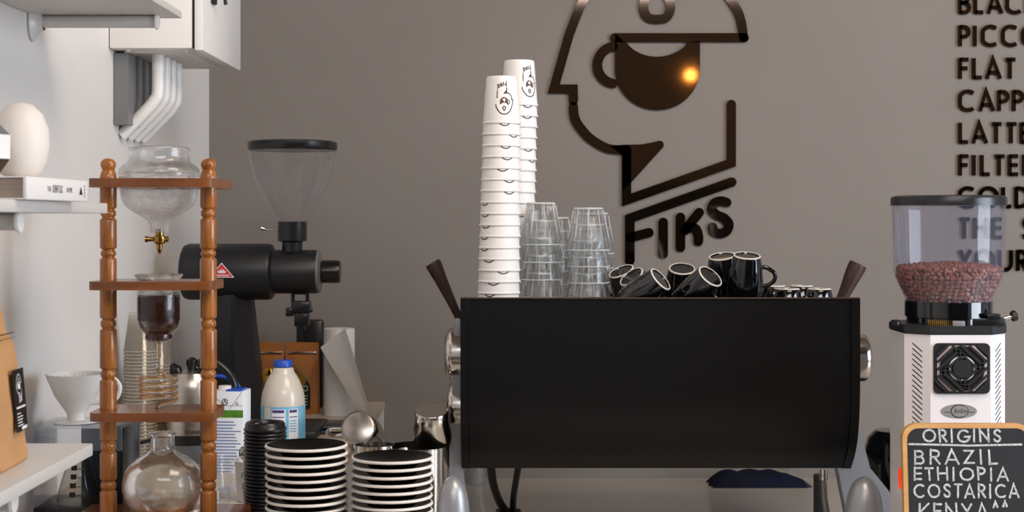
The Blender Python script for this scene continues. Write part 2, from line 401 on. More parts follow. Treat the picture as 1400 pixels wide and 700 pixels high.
# --- wall shelves, rods
def shelf(z0, z1, y0, y1, rods, label):
    t = thing('wall_shelf', (XW, (y0 + y1) / 2, z0), label, 'shelf', 'white shelves on round wall rods')
    off = -t.location
    lo = Vector((XW + .001, y0, z0)) + off; hi = Vector((-.557, y1, z1)) + off
    box('board', lo, hi, M['shelf'], t, bev=.0015)
    for ry, x1 in rods:
        rz = z0 - .0107
        r = tube('rod', [Vector((XW + .001, ry, rz)) + off, Vector((x1, ry, rz)) + off], .0105, M['rod'], t, 20)
        lathe('end_cap', [(0, 0), (.0125, 0), (.0135, .002), (.0125, .005), (0, .006)], M['white'], r, 24, T(*(Vector((x1, ry, rz)) + off)) @ RY(90))
        lathe('flange', [(0, 0), (.024, 0), (.024, .003), (.013, .012), (.0107, .02)], M['rod'], r, 24, T(*(Vector((XW + .001, ry, rz)) + off)) @ RY(90) @ Matrix.Diagonal((1.4, 1, 1, 1)))
shelf(ZE + .339, ZE + .351, 1.5, 2.53, [(2.49, -.592), (1.6, -.592)], 'topmost white wall shelf on a round rod, near the ceiling end')
shelf(ZE + .0081, ZE + .0222, .9, 2.065, [(1.75, -.578), (1.0, -.578)], 'middle white wall shelf holding the book and the egg ornament')
shelf(ZE - .3135, ZE - .2975, .9, 1.993, [(1.72, -.575), (1.0, -.575)], 'lowest white wall shelf holding the kraft coffee bag')

# --- book, egg, faceted ornament, kraft bag
zs = ZE + .0225
bk = thing('book', (-.63, 1.79, zs), 'thick white hardback lying flat on the middle shelf under the egg ornament', 'book', rz=R(-2.5))
box('cover', (-.09, -.105, 0), (.088, .105, .0015), M['paper'], bk, .0005)
box('cover', (-.09, -.105, .0245), (.088, .105, .026), M['paper'], bk, .0005)
sp = box('spine', (.086, -.105, 0), (.0905, .105, .026), M['paper'], bk, .001)
box('page_block', (-.088, -.102, .0015), (.086, .102, .0245), M['pages'], bk)
MT = T(.0908, 0, .009) @ RZ(90) @ RX(90)
txt('lettering', 'KINFOLK', .0135, M['ink'], bk, MT @ T(-.022, 0, 0) @ Matrix.Diagonal((.62, 1, 1, 1)) )
txt('lettering', 'THE', .009, M['ink'], bk, MT @ T(-.040, 0.001, 0) @ Matrix.Diagonal((.8, 1, 1, 1)))
txt('lettering', 'HOME', .009, M['ink'], bk, MT @ T(.026, .001, 0) @ Matrix.Diagonal((.8, 1, 1, 1)))
bm = bmesh.new(); fn = lambda u, v, w: Vector((.0908 + w, u, v))
add_prism(bm, [(.072, .008), (.084, .008), (.078, .018)], fn, 0, .0002)
for k in range(4): add_stroke(bm, [(.091, .006 + k * .004), (.093, .007 + k * .004)], .0015, fn, .0002)
link('printed_mark', bm, M['ink'], bk)
e = P(28, 246, 1.83)
eg = lathe('egg_ornament', [(0, 0), (.014, .0005), (.024, .008), (.031, .022), (.0345, .042), (.033, .062), (.026, .080), (.015, .091), (0, .0955)], M['egg'], None, 40)
eg.location = (e.x, 1.83, zs + .0262); tag(eg, 'large matt white egg-shaped ornament standing on the white book', 'ornament')
fo = thing('faceted_ornament', (-.607, 1.752, zs + .0262), 'small faceted grey, white and wooden ornament in front of the white egg', 'ornament')
lathe('wooden_base', [(0, 0), (.008, 0), (.0235, .022)], M['dwood'], fo, 8, smooth=False); 
lathe('white_band', [(.0235, .022), (.024, .05), ], M['white'], fo, 8, smooth=False)
lathe('grey_top', [(.024, .05), (.008, .066), (0, .066)], M['greyp'], fo, 8, smooth=False)
for c in fo.children: c.location.x = -.003
bag = thing('coffee_bag', (-.633, 1.80, ZE - .2972), 'tall kraft paper coffee bag with a black label on the lowest wall shelf', 'bag', rz=R(2))
bm = bmesh.new(); rows = []
for k, (z, w, t_) in enumerate([(0, .055, .034), (.004, .058, .036), (.03, .057, .031), (.06, .056, .031), (.09, .055, .028), (.12, .054, .024), (.145, .052, .018), (.16, .051, .010), (.172, .050, .007), (.184, .050, .006)]):
    g = .35 if k < 9 else 0
    rows.append([bm.verts.new((x + random.uniform(-.0008, .0008), y + random.uniform(-.001, .001), z)) for x, y in ((-t_, -w), (0, -w * (1 - g * .35)), (t_, -w), (t_ * 1.04, -w * .3), (t_ * 1.04, w * .3), (t_, w), (0, w * (1 - g * .35)), (-t_, w), (-t_, 0))])
for a, b in zip(rows, rows[1:]):
    for i in range(9): bm.faces.new((a[i], a[(i + 1) % 9], b[(i + 1) % 9], b[i]))
bm.faces.new(rows[0][::-1]); bm.faces.new(rows[-1])
link('pouch', bm, M['kraft'], bag, True)
def bagx(z): return .0385 - max(0, z - .03) * .085 
fn = lambda u, v, w: Vector((bagx(v) + w, u, v))
bm = bmesh.new(); add_prism(bm, [(.002, .04), (.047, .04), (.047, .115), (.002, .115)], fn, 0, .0006)
lb = link('black_label', bm, M['ink'], bag)

# wall logo strokes (photo columns/rows) reused on the wall, the paper cups and the bag
HEAD = spline([(784, 146), (785, 158), (790, 170), (804, 187), (820, 198), (834, 204), (852, 205)], 4)
DOME = [(784, 138), (783.5, 122), (757, 122)] + [tuple(p) for p in spline([(777.7, 49), (797, 2), (828, -44), (870, -70), (915, -73), (962, -48), (1001, 4), (1012, 27), (1016, 52)], 4)]
BAR = [(840, 52), (1017, 52)]
JAW = [(999.4, 143), (999.4, 223), (856.5, 273.5), (856.5, 205)]
TRI = [(834, 200), (852, 198), (876, 197.6), (892, 194.8), (900, 192.6), (904, 192.8), (907, 196), (907, 200.5), (863, 249), (850.2, 262), (850.2, 212)]
FL = [(1000, 249), (861, 298.5), (861, 356)]
FARM = [(861, 325), (887, 318)]
CUP = [(840.6, 46), (840.6, 100)] + arc(898.5, 93, 58.3, 58, 170, 8, 18)[1:] + [(956.6, 90), (956.6, 56), (942, 58.3)] + arc(898, 40, 48, 38, 28, 152, 12) + [(854, 58.3)]
CUPH = arc(842, 89.3, 25.5, 25.6, -100, -260, 14)
RING = spline([(898, 27), (885, 24), (879.5, 10), (885, -8), (898, -24), (911, -8), (916.5, 10), (911, 24)], 3, closed=True)
K1 = [(930, 297), (930, 338)]; K2 = [(955.6, 290.5), (938, 312)]; K3 = spline([(936, 315), (943, 310.5), (951, 313), (954.4, 322), (954.4, 330)], 3)
SS = spline([(993, 277), (985, 274.8), (976, 278), (972.8, 286), (979, 293.5), (990, 298.5), (996, 306.5), (993, 315.5), (984, 319.5), (976, 316.5), (973.8, 310.5)], 3)
def logo(bm_line, bm_cup, fn, t, w=12.6, sq=False):
    add_stroke(bm_line, HEAD, w, fn, t); add_stroke(bm_line, DOME, w, fn, t); add_stroke(bm_line, BAR, w, fn, t)
    add_stroke(bm_line, JAW, w, fn, t); add_prism(bm_line, TRI, fn, 0, t)
    add_stroke(bm_line, RING, w, fn, t, closed=True)
    add_prism(bm_cup, CUP, fn, 0, t); add_stroke(bm_cup, CUPH, 13.3, fn, t)
def letters(add, fn, t, w=12.6):
    for nm in (([FL, FARM],), ([[(906.4, 304), (906.4, 347)]],), ([K1, K2, K3],), ([SS],)):
        bm = add(); [add_stroke(bm, s, w + .4, fn, t) for s in nm[0]]
lg = thing('wall_logo', P(890, 150, DW), 'glossy dark logo of a head with a cup above slanted letters FIKS', 'sign')
o0 = lg.location.copy()
wf = lambda u, v, w: P(u, v, DW) - o0 - Vector((0, w + .003, 0))
a, b = bmesh.new(), bmesh.new(); logo(a, b, wf, .005)
link('head_outline', a, M['sign'], lg); link('coffee_cup_emblem', b, M['sign'], lg)
for st in ([FL, FARM], [[(906.4, 304), (906.4, 347)]], [K1, K2, K3], [SS]):
    bm = bmesh.new(); [add_stroke(bm, s, 13, wf, .005) for s in st]; link('letter', bm, M['sign'], lg)
# bag label print
q = lambda u, v, w: fn(.012 + (u - 750) / 273 * .022, .109 - (v + 80) / 273 * .022, .0007 + w)
bm = bmesh.new(); b2 = bmesh.new(); logo(bm, b2, q, .0001); 
for s_ in (FL, FARM, [(906.4, 304), (906.4, 347)], K1, K2, K3, SS): add_stroke(bm, s_, 13, q, .0001)
link('printed_logo', bm, M['paper'], bag); link('printed_cup', b2, M['paper'], bag)
bm = bmesh.new()
for k, (v, u1) in enumerate([(.069, .043), (.062, .022), (.058, .03), (.0545, .028), (.051, .026), (.0475, .030)]):
    add_stroke(bm, [(.008, v), (u1, v)], .0022 if k == 0 else .0011, fn, .0008, 'flat')
add_prism(bm, [(.022, .0415), (.043, .0415), (.043, .0455), (.022, .0455)], fn, .0006, .0008)
link('printed_text', bm, M['paper'], bag)
bm = bmesh.new(); add_stroke(bm, [(-.05, .158), (.05, .158)], .0012, lambda u, v, w: Vector((.0195 + w, u, v)), .0006)
add_stroke(bm, [(-.05, .152), (.05, .152)], .0006, lambda u, v, w: Vector((.021 + w, u, v)), .0006); link('seal_line', bm, M['dwood'], bag)

# wall menu: one thing per line
rows_ = [('BLACK', 5), ('PICCOLO', 49.5), ('FLAT WHITE', 94), ('CAPPUCCINO', 138), ('LATTE', 182), ('FILTER', 226), ('COLD BREW', 270), ('THE S', 312), ('YOUR', 356)]
for s, cy in rows_:
    t = thing('menu_line', P(1309, cy + 14, DW), 'line of glossy dark wall letters reading %s' % (s.replace('  ', ' ')), 'lettering', 'menu lines on the grey wall')
    o1 = t.location.copy(); x = 1309.0; H = 28.0
    for ch in s:
        adv, st = G[ch]
        if st:
            bm = bmesh.new()
            f_ = lambda u, v, w: P(x + u * H * 1.0, cy + 14 - v * H, DW) - o1 - Vector((0, w + .003, 0))
            for pl_ in st:
                p2 = [(min(max(p[0], .09), 9) if True else 0, min(max(p[1], .0), 1)) for p in pl_]
                cl = (Vector(pl_[0]) - Vector(pl_[-1])).length < 1e-6 and len(pl_) > 4
                add_stroke(bm, p2[:-1] if cl else p2, .195, f_, .005, 'flat', closed=cl)
            link('letter', bm, M['sign'], t)
        x += (adv * 1.0 + .12) * H
        if ch == ' ': x += 9

# --- electrical box and conduits on the white wall
eb = thing('electrical_box', (XW, 3.17, ZE + .338), 'white metal electrical cabinet with door ajar high on the white wall', 'electrical cabinet')
box('body', (.001, -.205, 0), (.165, .205, .5), M['white'], eb, .004)
dr = box('door', (.170, -.207, -.004), (.187, .207, .504), M['white'], eb, .003)
box('lock', (.187, -.13, .10), (.195, -.10, .14), M['blackm'], dr, .003)
tube('key', [(.195, -.115, .125), (.212, -.115, .12), (.214, -.11, .10)], .004, M['blackm'], dr)
bm = bmesh.new()
for k, (x_, y_) in enumerate([(.03, -.17), (.145, -.17), (.03, .1), (.145, .17), (.07, -.06), (.145, 0)]): add_lathe(bm, [(0, -.003), (.004, -.003), (.005, 0)], 10, T(x_, y_, 0))
link('rivets', bm, M['white'], eb)['kind'] = 'stuff'
box('door_gap_shade', (.1651, -.2, 0.002), (.1698, .2, .498), M['dark'], eb)  # dark filler puts the shade of the open door gap into colour
box('gland_plate', (.02, -.16, -.004), (.15, .15, 0), M['shelf'], eb)
for k in range(4):
    y_ = 3.05 + k * .055; x_ = XW + .078
    zt = ZE + .336; 
    pts = [(x_, y_, zt), (x_, y_, zt - .075), (x_ - .008, y_, zt - .095), (x_ - .022, y_, zt - .112), (XW + .004, y_, zt - .165)]
    o = tube('conduit', spline(pts, 4), .0125, M['white'], None, 14)
    tag(o, '%s white conduit pipe bending from the electrical cabinet into the wall' % ['nearest', 'second nearest', 'third nearest', 'farthest'][k], 'pipe', 'white conduits below the electrical cabinet')
o = box('backing', (XW + .001, 3.0, ZE + .19), (XW + .03, 3.22, ZE + .333), M['greyp']); tag(o, 'grey trunking behind the white conduits', 'backing')  # plain grey block in the dark grey recess behind the conduits

# ------------------------------------------------------------------ cold drip tower
dF = 2.25
tw = thing('drip_tower', (P(216, 0, 2.305).x, 2.305, ZP), 'cherry wood cold-drip coffee tower with turned posts and three shelves', 'coffee tower')
o1 = tw.location.copy(); L_ = lambda v: Vector(v) - o1
def zpx(y, d=2.305): return ZE - (y - HY) / F * d
def board(y0, y1, px0, px1, yf, yb, hole, name='shelf'):
    bm = bmesh.new(); x0, x1 = (px0 - HX) / F * yf, (px1 - HX) / F * yf
    plate_hole(bm, x0 - o1.x, x1 - o1.x, yf - o1.y, yb - o1.y, ZE - (y1 - HY) / F * yf - o1.z, ZE - (y0 - HY) / F * yf - o1.z, hole[0], hole[1], hole[2])
    bmesh.ops.bevel(bm, geom=[e for e in bm.edges if len(e.link_faces) == 2 and e.calc_face_angle(0) > 1.2], offset=.0012, segments=1, affect='EDGES')
    link(name, bm, M['woodh'], tw, True)
board(243.5, 256, 119, 289, dF, 2.43, (0, .045, .0595))
board(385, 397, 119, 289, dF, 2.36, (0, 0, .031))
board(565, 577, 120, 290, dF, 2.36, (0, 0, .006))
bm = bmesh.new(); add_box(bm, (-.128, -.1, 0.001), (.128, .095, .0255), .004); link('base', bm, M['woodh'], tw, True)
bays = [(216, 232, 'ball'), (283, 300, 'b'), (338, 354, 'b'), (433, 451, 'b'), (502, 520, 'b'), (600, 619, 'b'), (654, 672, 'b')]
pr = [(0, 216), (6, 217.5), (9.6, 221), (10.6, 225), (9, 230), (8, 232.5), (9.5, 235), (11, 241), (11.3, 246)]
for a_, b_, k in bays[1:]:
    pr += [(11.3, a_ - .3), (10.8, a_ + 1), (8.2, a_ + 3.2), (8.2, a_ + 4), (10, a_ + 6), (10.5, (a_ + b_) / 2 + .5), (10, b_ - 5), (8.2, b_ - 3), (8.2, b_ - 2), (10.8, b_), (11.3, b_ + 1.3)]
pr += [(11.3, 704)]
prof = [(S(r, 2.305), zpx(y) - o1.z) for r, y in pr]
for px in (148, 285): lathe('post', prof, M['wood'], tw, 24, T((px - HX) / F * 2.305 - o1.x, 0, 0))
# glassware
def wallg(pts, d, z0): return wall(glassprof(pts, d, z0), .0014)
dj = 2.35
def glassprof(pts, d, z0, wall=1.2):
    out = [(S(r, d), ZE - (y - HY) / F * d - z0) for r, y in pts]
    inn = [(max(S(r, d) - S(wall, d), .0004), z) for r, z in []]
    return out
zj = ZE - (347 - HY) / F * dj
jr = thing('water_jar', (P(218, 0, dj).x, dj, zj), 'wet round glass water jar with brass tap in the top of the wooden tower', 'glass jar')
lathe('jar', wallg([(38, 202), (40.5, 201.5), (41.5, 205), (40, 209), (41, 214), (41, 219), (43, 222.5), (50, 227), (54, 232), (55, 238), (54.5, 242)], dj, zj), M['rglass'], jr, 48)
lathe('lower_jar', glassprof([(54.5, 242), (53, 247), (52.5, 262), (51, 272), (47, 280), (40, 286.5), (31, 292), (22, 297), (16, 302), (13, 308), (12, 318)], dj, zj), M['frost'], jr, 48)
lathe('water_surface', [(0, S(109, dj) * 0 + ZE - (236 - HY) / F * dj - zj), (S(53, dj), ZE - (236 - HY) / F * dj - zj)], M['frost'], jr, 40)
lathe('seat_ring', glassprof([(54, 256.5), (60, 256.5), (60, 258), (54, 258)], dj, zj), M['glass'], jr, 48)
vz = lambda y: ZE - (y - HY) / F * dj - zj
tp = lathe('brass_tap', [(0, vz(313)), (S(6, dj), vz(313)), (S(6, dj), vz(322)), (S(8, dj), vz(323)), (S(8.5, dj), vz(330)), (S(7, dj), vz(333)), (S(4.5, dj), vz(334)), (S(4, dj), vz(341)), (S(3, dj), vz(342)), (S(2, dj), vz(347)), (0, vz(347))], M['brass'], jr, 20)
tube('tap_key', [(S(-8, dj), 0, vz(327)), (S(-15, dj), 0, vz(327)), (S(-19, dj), 0, vz(327))], [S(3, dj), S(3.5, dj), S(4.8, dj)], M['brass'], tp, 12)
tube('tap_stem', [(S(6, dj), 0, vz(327)), (S(12, dj), 0, vz(327))], S(4, dj), M['brass'], tp, 12)
d2 = 2.305
zc = ZE - (490 - HY) / F * d2
ch = thing('coffee_chamber', (P(217, 0, d2).x, d2, zc), 'glass chamber full of dark wet coffee in the tower\'s middle shelf', 'glass funnel')
lathe('glass_wall', wallg([(33, 375.5), (32, 377), (27, 384), (27, 388), (28.5, 398), (29.3, 402), (29.3, 438), (27, 448), (21, 454), (18.5, 457), (19, 463), (17, 466), (6, 468), (3.6, 470), (3.6, 490)], d2, zc), M['rglass'], ch, 40)
lathe('coffee_bed', glassprof([(0, 404), (27.5, 403), (28.2, 406), (28.2, 437), (26, 447), (20, 453), (17.5, 456), (17.8, 462), (15, 465), (0, 466)], d2, zc), M['coffee'], ch, 40)
lathe('drip_stem', glassprof([(2.4, 467), (2.2, 489), (0, 489)], d2, zc), M['amber'], ch, 12)
zk = ZE - (566 - HY) / F * d2
co = thing('glass_coil', (P(216, 0, d2).x, d2, zk), 'coiled glass drip tube with coffee in it on the tower\'s lower shelf', 'glass tube')
vy = lambda y: ZE - (y - HY) / F * d2 - zk
lathe('funnel_cup', [(S(r, d2), vy(y)) for r, y in ((9, 482), (8, 484), (7.5, 495), (5, 500), (3, 503), (2.5, 507))], M['glass'], co, 20)
pts = [(0, 0, vy(505)), (S(8, d2), -S(3, d2), vy(509))]
for i in range(73):
    a_ = R(i * 20 + 20); rr = S(25, d2) * min(1, .5 + i / 12); pts.append((rr * math.cos(a_), -rr * math.sin(a_), vy(513 + 34 * i / 72)))
pts += [(S(8, d2), -S(2, d2), vy(551)), (0, 0, vy(554)), (0, 0, vy(566))]
tube('coil', spline(pts, 2), S(3.3, d2), M['rglass'], co, 10)
tube('coffee_thread', spline(pts, 2), S(1.5, d2), M['amber'], co, 6)
lathe('rubber_seal', [(0, vy(565)), (S(8, d2), vy(565)), (S(8, d2), vy(562)), (S(5, d2), vy(560)), (0, vy(560))], M['blackp'], co, 20)
lathe('drip_tip', [(S(3.5, d2), vy(577)), (S(3.5, d2), vy(583)), (S(2, d2), vy(589)), (0, vy(590))], M['amber'], co, 12)
zf = ZP + .0257
d3 = 2.31
fl = thing('round_flask', (P(222, 0, d3).x, d3, zf), 'round-bodied clear glass flask standing on the tower base', 'flask')
vf = lambda y: ZE - (y - HY) / F * d3 - zf
lathe('flask_body', wall([(.001, .0006), (.03, .0004)] + [(S(r, d3), max(vf(y), .001)) for r, y in ((42, 697), (50, 684), (54, 668), (53.5, 655), (50, 643), (44, 634), (34, 626), (22, 620), (17, 615), (16, 610), (16, 599), (17, 596), (19.5, 594), (19, 591.5), (16, 592))], .0014), M['rglass'], fl, 48)
lathe('coffee', [(0, .0012), (.03, .0012)] + [(S(r, d3) - .0015, max(vf(y), .0015)) for r, y in ((42, 697), (48, 689))] + [(0, vf(689))], M['amber'], fl, 40)

# ------------------------------------------------------------------ brew stand, dripper, server
bs = thing('brew_stand', (P(105, 0, 2.48).x, 2.48, ZP), 'clear acrylic coffee dripping stand with black base beside the white wall', 'brew stand')
o1 = bs.location.copy(); x0 = P(45, 0, 2.42).x - o1.x; x1 = P(166, 0, 2.42).x - o1.x; ztop = ZE - (583 - 300) / F * 2.42 - o1.z
box('base', (x0, -.06, 0), (x1, .06, .014), M['blackp'], bs, .002)
box('top_plate', (x0, -.06, ztop - .004), (x1, .06, ztop), M['acry'], bs, .001)
box('side_panel', (x0, -.06, .014), (x0 + .003, .06, ztop - .004), M['acry'], bs)
box('front_band', (x0 + .003, -.058, ztop - .040), (x1, -.055, ztop - .004), M['acry'], bs)
box('back_panel', (x0 + .045, .055, .014), (x1, .06, ztop - .004), M['navy'], bs)
box('side_block', (x1 - .028, -.05, .014), (x1, .055, ztop - .004), M['blackp'], bs, .002)
vd = thing('dripper', (P(104, 0, 2.46).x, 2.46, ZP + ztop + .0002), 'white ceramic cone coffee dripper on top of the acrylic stand', 'coffee dripper')
dr_ = lambda r: S(r, 2.46)
lathe('cone', [(0, 0), (dr_(27), 0), (dr_(31), .002), (dr_(30), .004), (dr_(12), .006), (dr_(12), .015), (dr_(15), .021), (dr_(28), .044), (dr_(37), .069), (dr_(40), .078), (dr_(41), .081), (dr_(38.5), .081), (dr_(34), .066), (dr_(12), .02), (0, .02)], M['white'], vd, 40)
bm = bmesh.new()
for k in range(18):
    a_ = R(k * 20); add_tube(bm, [(dr_(14) * math.cos(a_), dr_(14) * math.sin(a_), .026), (dr_(27) * math.cos(a_ + .25), dr_(27) * math.sin(a_ + .25), .05), (dr_(37) * math.cos(a_ + .5), dr_(37) * math.sin(a_ + .5), .076)], .0013, 6)
link('ribs', bm, M['white'], vd, True)['kind'] = 'stuff'
tube('handle', spline([(dr_(34), 0, .072), (dr_(50), 0, .074), (dr_(60), 0, .06), (dr_(55), 0, .04), (dr_(38), 0, .035), (dr_(22), 0, .032)], 5), .0035, M['white'], vd, 10)
sv = thing('coffee_server', (P(108, 0, 2.47).x, 2.47, ZP + .0142), 'clear glass coffee server standing inside the acrylic stand', 'coffee server')
lathe('glass_body', [(0, .0004), (.034, .0004), (.036, .004), (.033, .02), (.024, .05), (.018, .07), (.019, .076)], M['serv'], sv, 32)
bm = bmesh.new()
for k in range(4):
    z_ = .014 + k * .014; y_ = -(.0365 - z_ * .25)
    add_box(bm, (-.006, y_ - .0006, z_), (.003, y_ + .002, z_ + .008))
    add_box(bm, (.005, y_ - .0006, z_ + .002), (.012, y_ + .003, z_ + .003))
link('printed_scale', bm, M['ink'], sv)

# clear plastic cup stacks behind the tower
def clearcup():
    t = thing('plastic_cup', (0, 0, 0), '', 'cup'); 
    lathe('cup_wall', [(0, .078), (.0215, .078), (.0225, .076), (.0318, .004), (.0325, .003)], M['plastic'], t, 28); lathe('cup_rim', [(.0318, .0026), (.0338, .0026), (.0342, .0012), (.0325, .0002)], M['rimplastic'], t, 28)
    return t
cc = clearcup(); first = True
for si, (px, d, n, nm) in enumerate(((192, 2.98, 33, 'taller front'), (216, 3.12, 27, 'shorter rear'))):
    for k in range(n):
        loc = (P(px, 0, d).x + random.uniform(-.0006, .0006), d, ZP + .0003 + k * .0068)
        lab = 'clear plastic cup, %s in the %s stack behind the wooden tower' % (nth(n - 1 - k), nm)
        if first: cc.location = loc; cc['label'] = lab; cc['group'] = 'clear cups %s stack' % nm; first = False
        else: dup(cc, loc, lab, group='clear cups %s stack' % nm)
        
# steel kettle
dk = 3.0
kt = thing('kettle', (P(262, 0, dk).x, dk, ZP), 'brushed steel electric kettle with black lid knob behind the right tower post', 'kettle')
K_ = lambda y: ZE - (y - HY) / F * dk - ZP
lathe('power_base', [(0, 0), (.058, 0), (.058, K_(622)), (.054, K_(620)), (.054, K_(604)), (0, K_(604))], M['greyp'], kt, 40)
lathe('lower_band', [(.0538, K_(604.5)), (.055, K_(604)), (.055, K_(591)), (.05, K_(591))], M['blackp'], kt, 40)
lathe('body', [(0, K_(591)), (.054, K_(591)), (.053, K_(560)), (.05, K_(530)), (.046, K_(518)), (.042, K_(512))], M['bsteel'], kt, 48)
lathe('lid', [(.043, K_(513)), (.040, K_(509)), (.02, K_(505)), (.012, K_(503)), (0, K_(503))], M['bsteel'], kt, 40)
lathe('knob', [(0, K_(504)), (.008, K_(503)), (.011, K_(497)), (.011, K_(492)), (.006, K_(489)), (0, K_(488))], M['blackp'], kt, 24)
tube('handle', spline([(.012, 0, K_(500)), (.03, 0, K_(492)), (.055, 0, K_(498)), (.082, 0, K_(520)), (.085, 0, K_(560)), (.055, 0, K_(580))], 6), .0085, M['blackp'], kt, 12)
tube('spout', [(-.022, -.012, K_(514)), (-.030, -.014, K_(504)), (-.036, -.014, K_(496))], [.010, .013, .004], M['blackp'], kt, 10)
txt('lettering', 'bonavita', .014, M['ink'], kt, T(-.002, -.0545, K_(588.5)) @ RX(90))
# small glass jug and cable behind the tower
gj = thing('glass_jug', (P(180, 0, 2.7).x, 2.7, ZP), 'small round glass jug with black handle behind the flask', 'jug')
lathe('jug_body', [(0, .0005), (.02, .0005), (.03, .012), (.033, .03), (.028, .05), (.017, .064), (.016, .075), (.02, .083)], M['glass'], gj, 28)
tube('jug_handle', spline([(.016, 0, .078), (.04, 0, .085), (.05, 0, .094)], 5), .004, M['blackp'], gj, 8)
bm = bmesh.new(); add_tube(bm, spline([P(272, 520, 3.12), P(295, 514, 3.15), P(318, 520, 3.17), P(330, 540, 3.17), P(334, 600, 3.17)], 6), .0045, 8)
tag(link('blue_cable', bm, M['blue'], None, True), 'thin blue cable looping behind the milk carton', 'cable')

# milk carton
dc = 2.86
mc = thing('milk_carton', (P(316, 0, dc).x, dc, ZP), 'white milk carton with green band and blue print beside the tower', 'carton', rz=R(-4))
C_ = lambda y: ZE - (y - HY) / F * dc - ZP
hw = S(22, dc) ; H_ = C_(533)
box('carton_body', (-hw, -.03, 0), (hw, .03, H_), M['lwhite'], mc, .0012)
bx = lambda nm, u0, u1, y0, y1, m: box(nm, (S(u0, dc), -.0306, C_(y1)), (S(u1, dc), -.0299, C_(y0)), m, mc)
bx('green_band', -22, 22, 558, 568, M['green'])
bm = bmesh.new(); fc = lambda u, v, w: Vector((S(u, dc), -.0301 - w, C_(v)))
for k in range(18):
    y_ = 574 + k * 4.2
    add_stroke(bm, [(-20, y_), (random.uniform(6, 20), y_)], 1.5, fc, .0004, 'flat')
link('printed_text', bm, M['ltext'], mc)
bm = bmesh.new(); add_stroke(bm, arc(-3, 547, 4, 4, 0, 345, 18), .9, fc, .0004); add_stroke(bm, [(-5, 549), (-3, 544.5), (-1, 549)], .9, fc, .0004); add_stroke(bm, arc(14, 549, 1.8, 1.8, 0, 300, 8), .6, fc, .0004); link('recycling_mark', bm, M['ink'], mc)
bm = bmesh.new(); add_stroke(bm, [(-21, 536), (-4, 552), (21, 552)], .5, fc, .0003); add_stroke(bm, [(20, 534), (4, 556)], .5, fc, .0003); link('fold_crease', bm, M['greyp'], mc)
lathe('cap', [(0, H_), (.012, H_), (.012, H_ + .008), (0, H_ + .009)], M['white'], mc, 24, T(-.012, 0, 0))
box('blue_top', (-.004, -.026, H_), (.026, .02, H_ + .003), M['blue'], mc, .001)

# tumblers and paper cup with spoons
def tumbler_at(name, px, d, r, h, label, m='pglass'):
    o = lathe(name, [(0, .001), (r * .8, .001), (r * .84, .004), (r, h), (r - .0015, h), (r * .78, .008), (0, .007)], M[m], None, 20)
    o.location = (P(px, 0, d).x, d, ZP + .0003); tag(o, label, 'glass'); return o
tumbler_at('tumbler', 312, 2.64, .024, .062, 'clear glass tumbler in front of the milk carton')
tumbler_at('shot_glass', 303, 2.52, .0145, .028, 'small clear shot glass beside the right tower post')

def paper_cup_parts(t, up=False):
    # built upside down: rim at z=0
    lathe('cup_wall', [(.0300, .0905), (.0318, .0935), (.0330, .0915), (.0335, .088), (.0402, .0045), (.0415, .0038), (.0422, .002), (.0415, .0004), (.0398, .0006), (.0325, .089), (0, .089)], M['paper'], t, 36)
    def cf(u, v, w):        # logo columns/rows onto the cone, head down
        sc = .000148; zz = .018 + (v + 74) * sc; r = .0402 - (zz - .0045) * .0803 + .0002 + w
        a_ = -math.pi / 2 - (u - 887) * sc / .037
        return Vector((r * math.cos(a_), r * math.sin(a_), zz))
    bm, b2 = bmesh.new(), bmesh.new()
    w = 14
    for s in (HEAD, DOME, BAR, JAW, FL, FARM, [(906.4, 304), (906.4, 347)], K1, K2, K3, SS): add_stroke(bm, s, w, cf, .0001)
    add_stroke(bm, RING, w, cf, .0001, closed=True); add_stroke(bm, CUPH, 12, cf, .0001)
    add_prism(b2, TRI, cf, 0, .0001); add_prism(b2, CUP, cf, 0, .0001)
    link('printed_logo', bm, M['ink'], t); link('printed_cup_emblem', b2, M['brownink'], t)

# ------------------------------------------------------------------ black grinder with cone hopper
dg = 3.35
gr = thing('shop_grinder', (P(340, 0, dg).x, dg, ZP), 'black bulk coffee grinder with horizontal barrel and clear cone hopper', 'coffee grinder')
g0 = gr.location.copy(); GX = lambda px: (px - HX) / F * dg - g0.x; GZ = lambda y: ZE - (y - HY) / F * dg - g0.z; gs = lambda p: S(p, dg)
AX = lambda px: T(GX(px), 0, GZ(371.5)) @ RY(90)
lathe('motor_barrel', [(0, 0), (gs(30), 0), (gs(36), gs(3)), (gs(38.5), gs(9)), (gs(38.5), gs(118)), (gs(37), gs(122)), (gs(31), gs(125)), (0, gs(125))], M['blackm'], gr, 56, AX(250))
lathe('burr_housing', [(0, 0), (gs(30), 0), (gs(30), gs(58)), (gs(28.5), gs(61)), (0, gs(61))], M['blackm'], gr, 48, AX(374))
lathe('dial_ring', [(0, 0), (gs(29), 0), (gs(29), gs(3)), (gs(18), gs(5)), (0, gs(5))], M['greyp'], gr, 48, AX(434.5))
lathe('adjusting_knob', [(0, 0), (gs(14), 0), (gs(14), gs(2)), (gs(15.8), gs(3)), (gs(15.8), gs(24)), (gs(14.5), gs(27)), (0, gs(27))], M['blackp'], gr, 32, AX(438))
hx = GX(399.5); HT = T(hx, 0, 0)
lathe('hopper', [(gs(r), GZ(y)) for r, y in ((60, 205), (58.5, 214), (55, 230), (50, 247), (43, 264), (34, 281), (26, 293), (19, 303))], M['hopper2'], gr, 48, HT)
lathe('hopper_lid', [(0, GZ(193)), (gs(56), GZ(193)), (gs(61), GZ(195)), (gs(61.5), GZ(203)), (gs(60), GZ(206)), (0, GZ(205))], M['blackp'], gr, 48, HT)
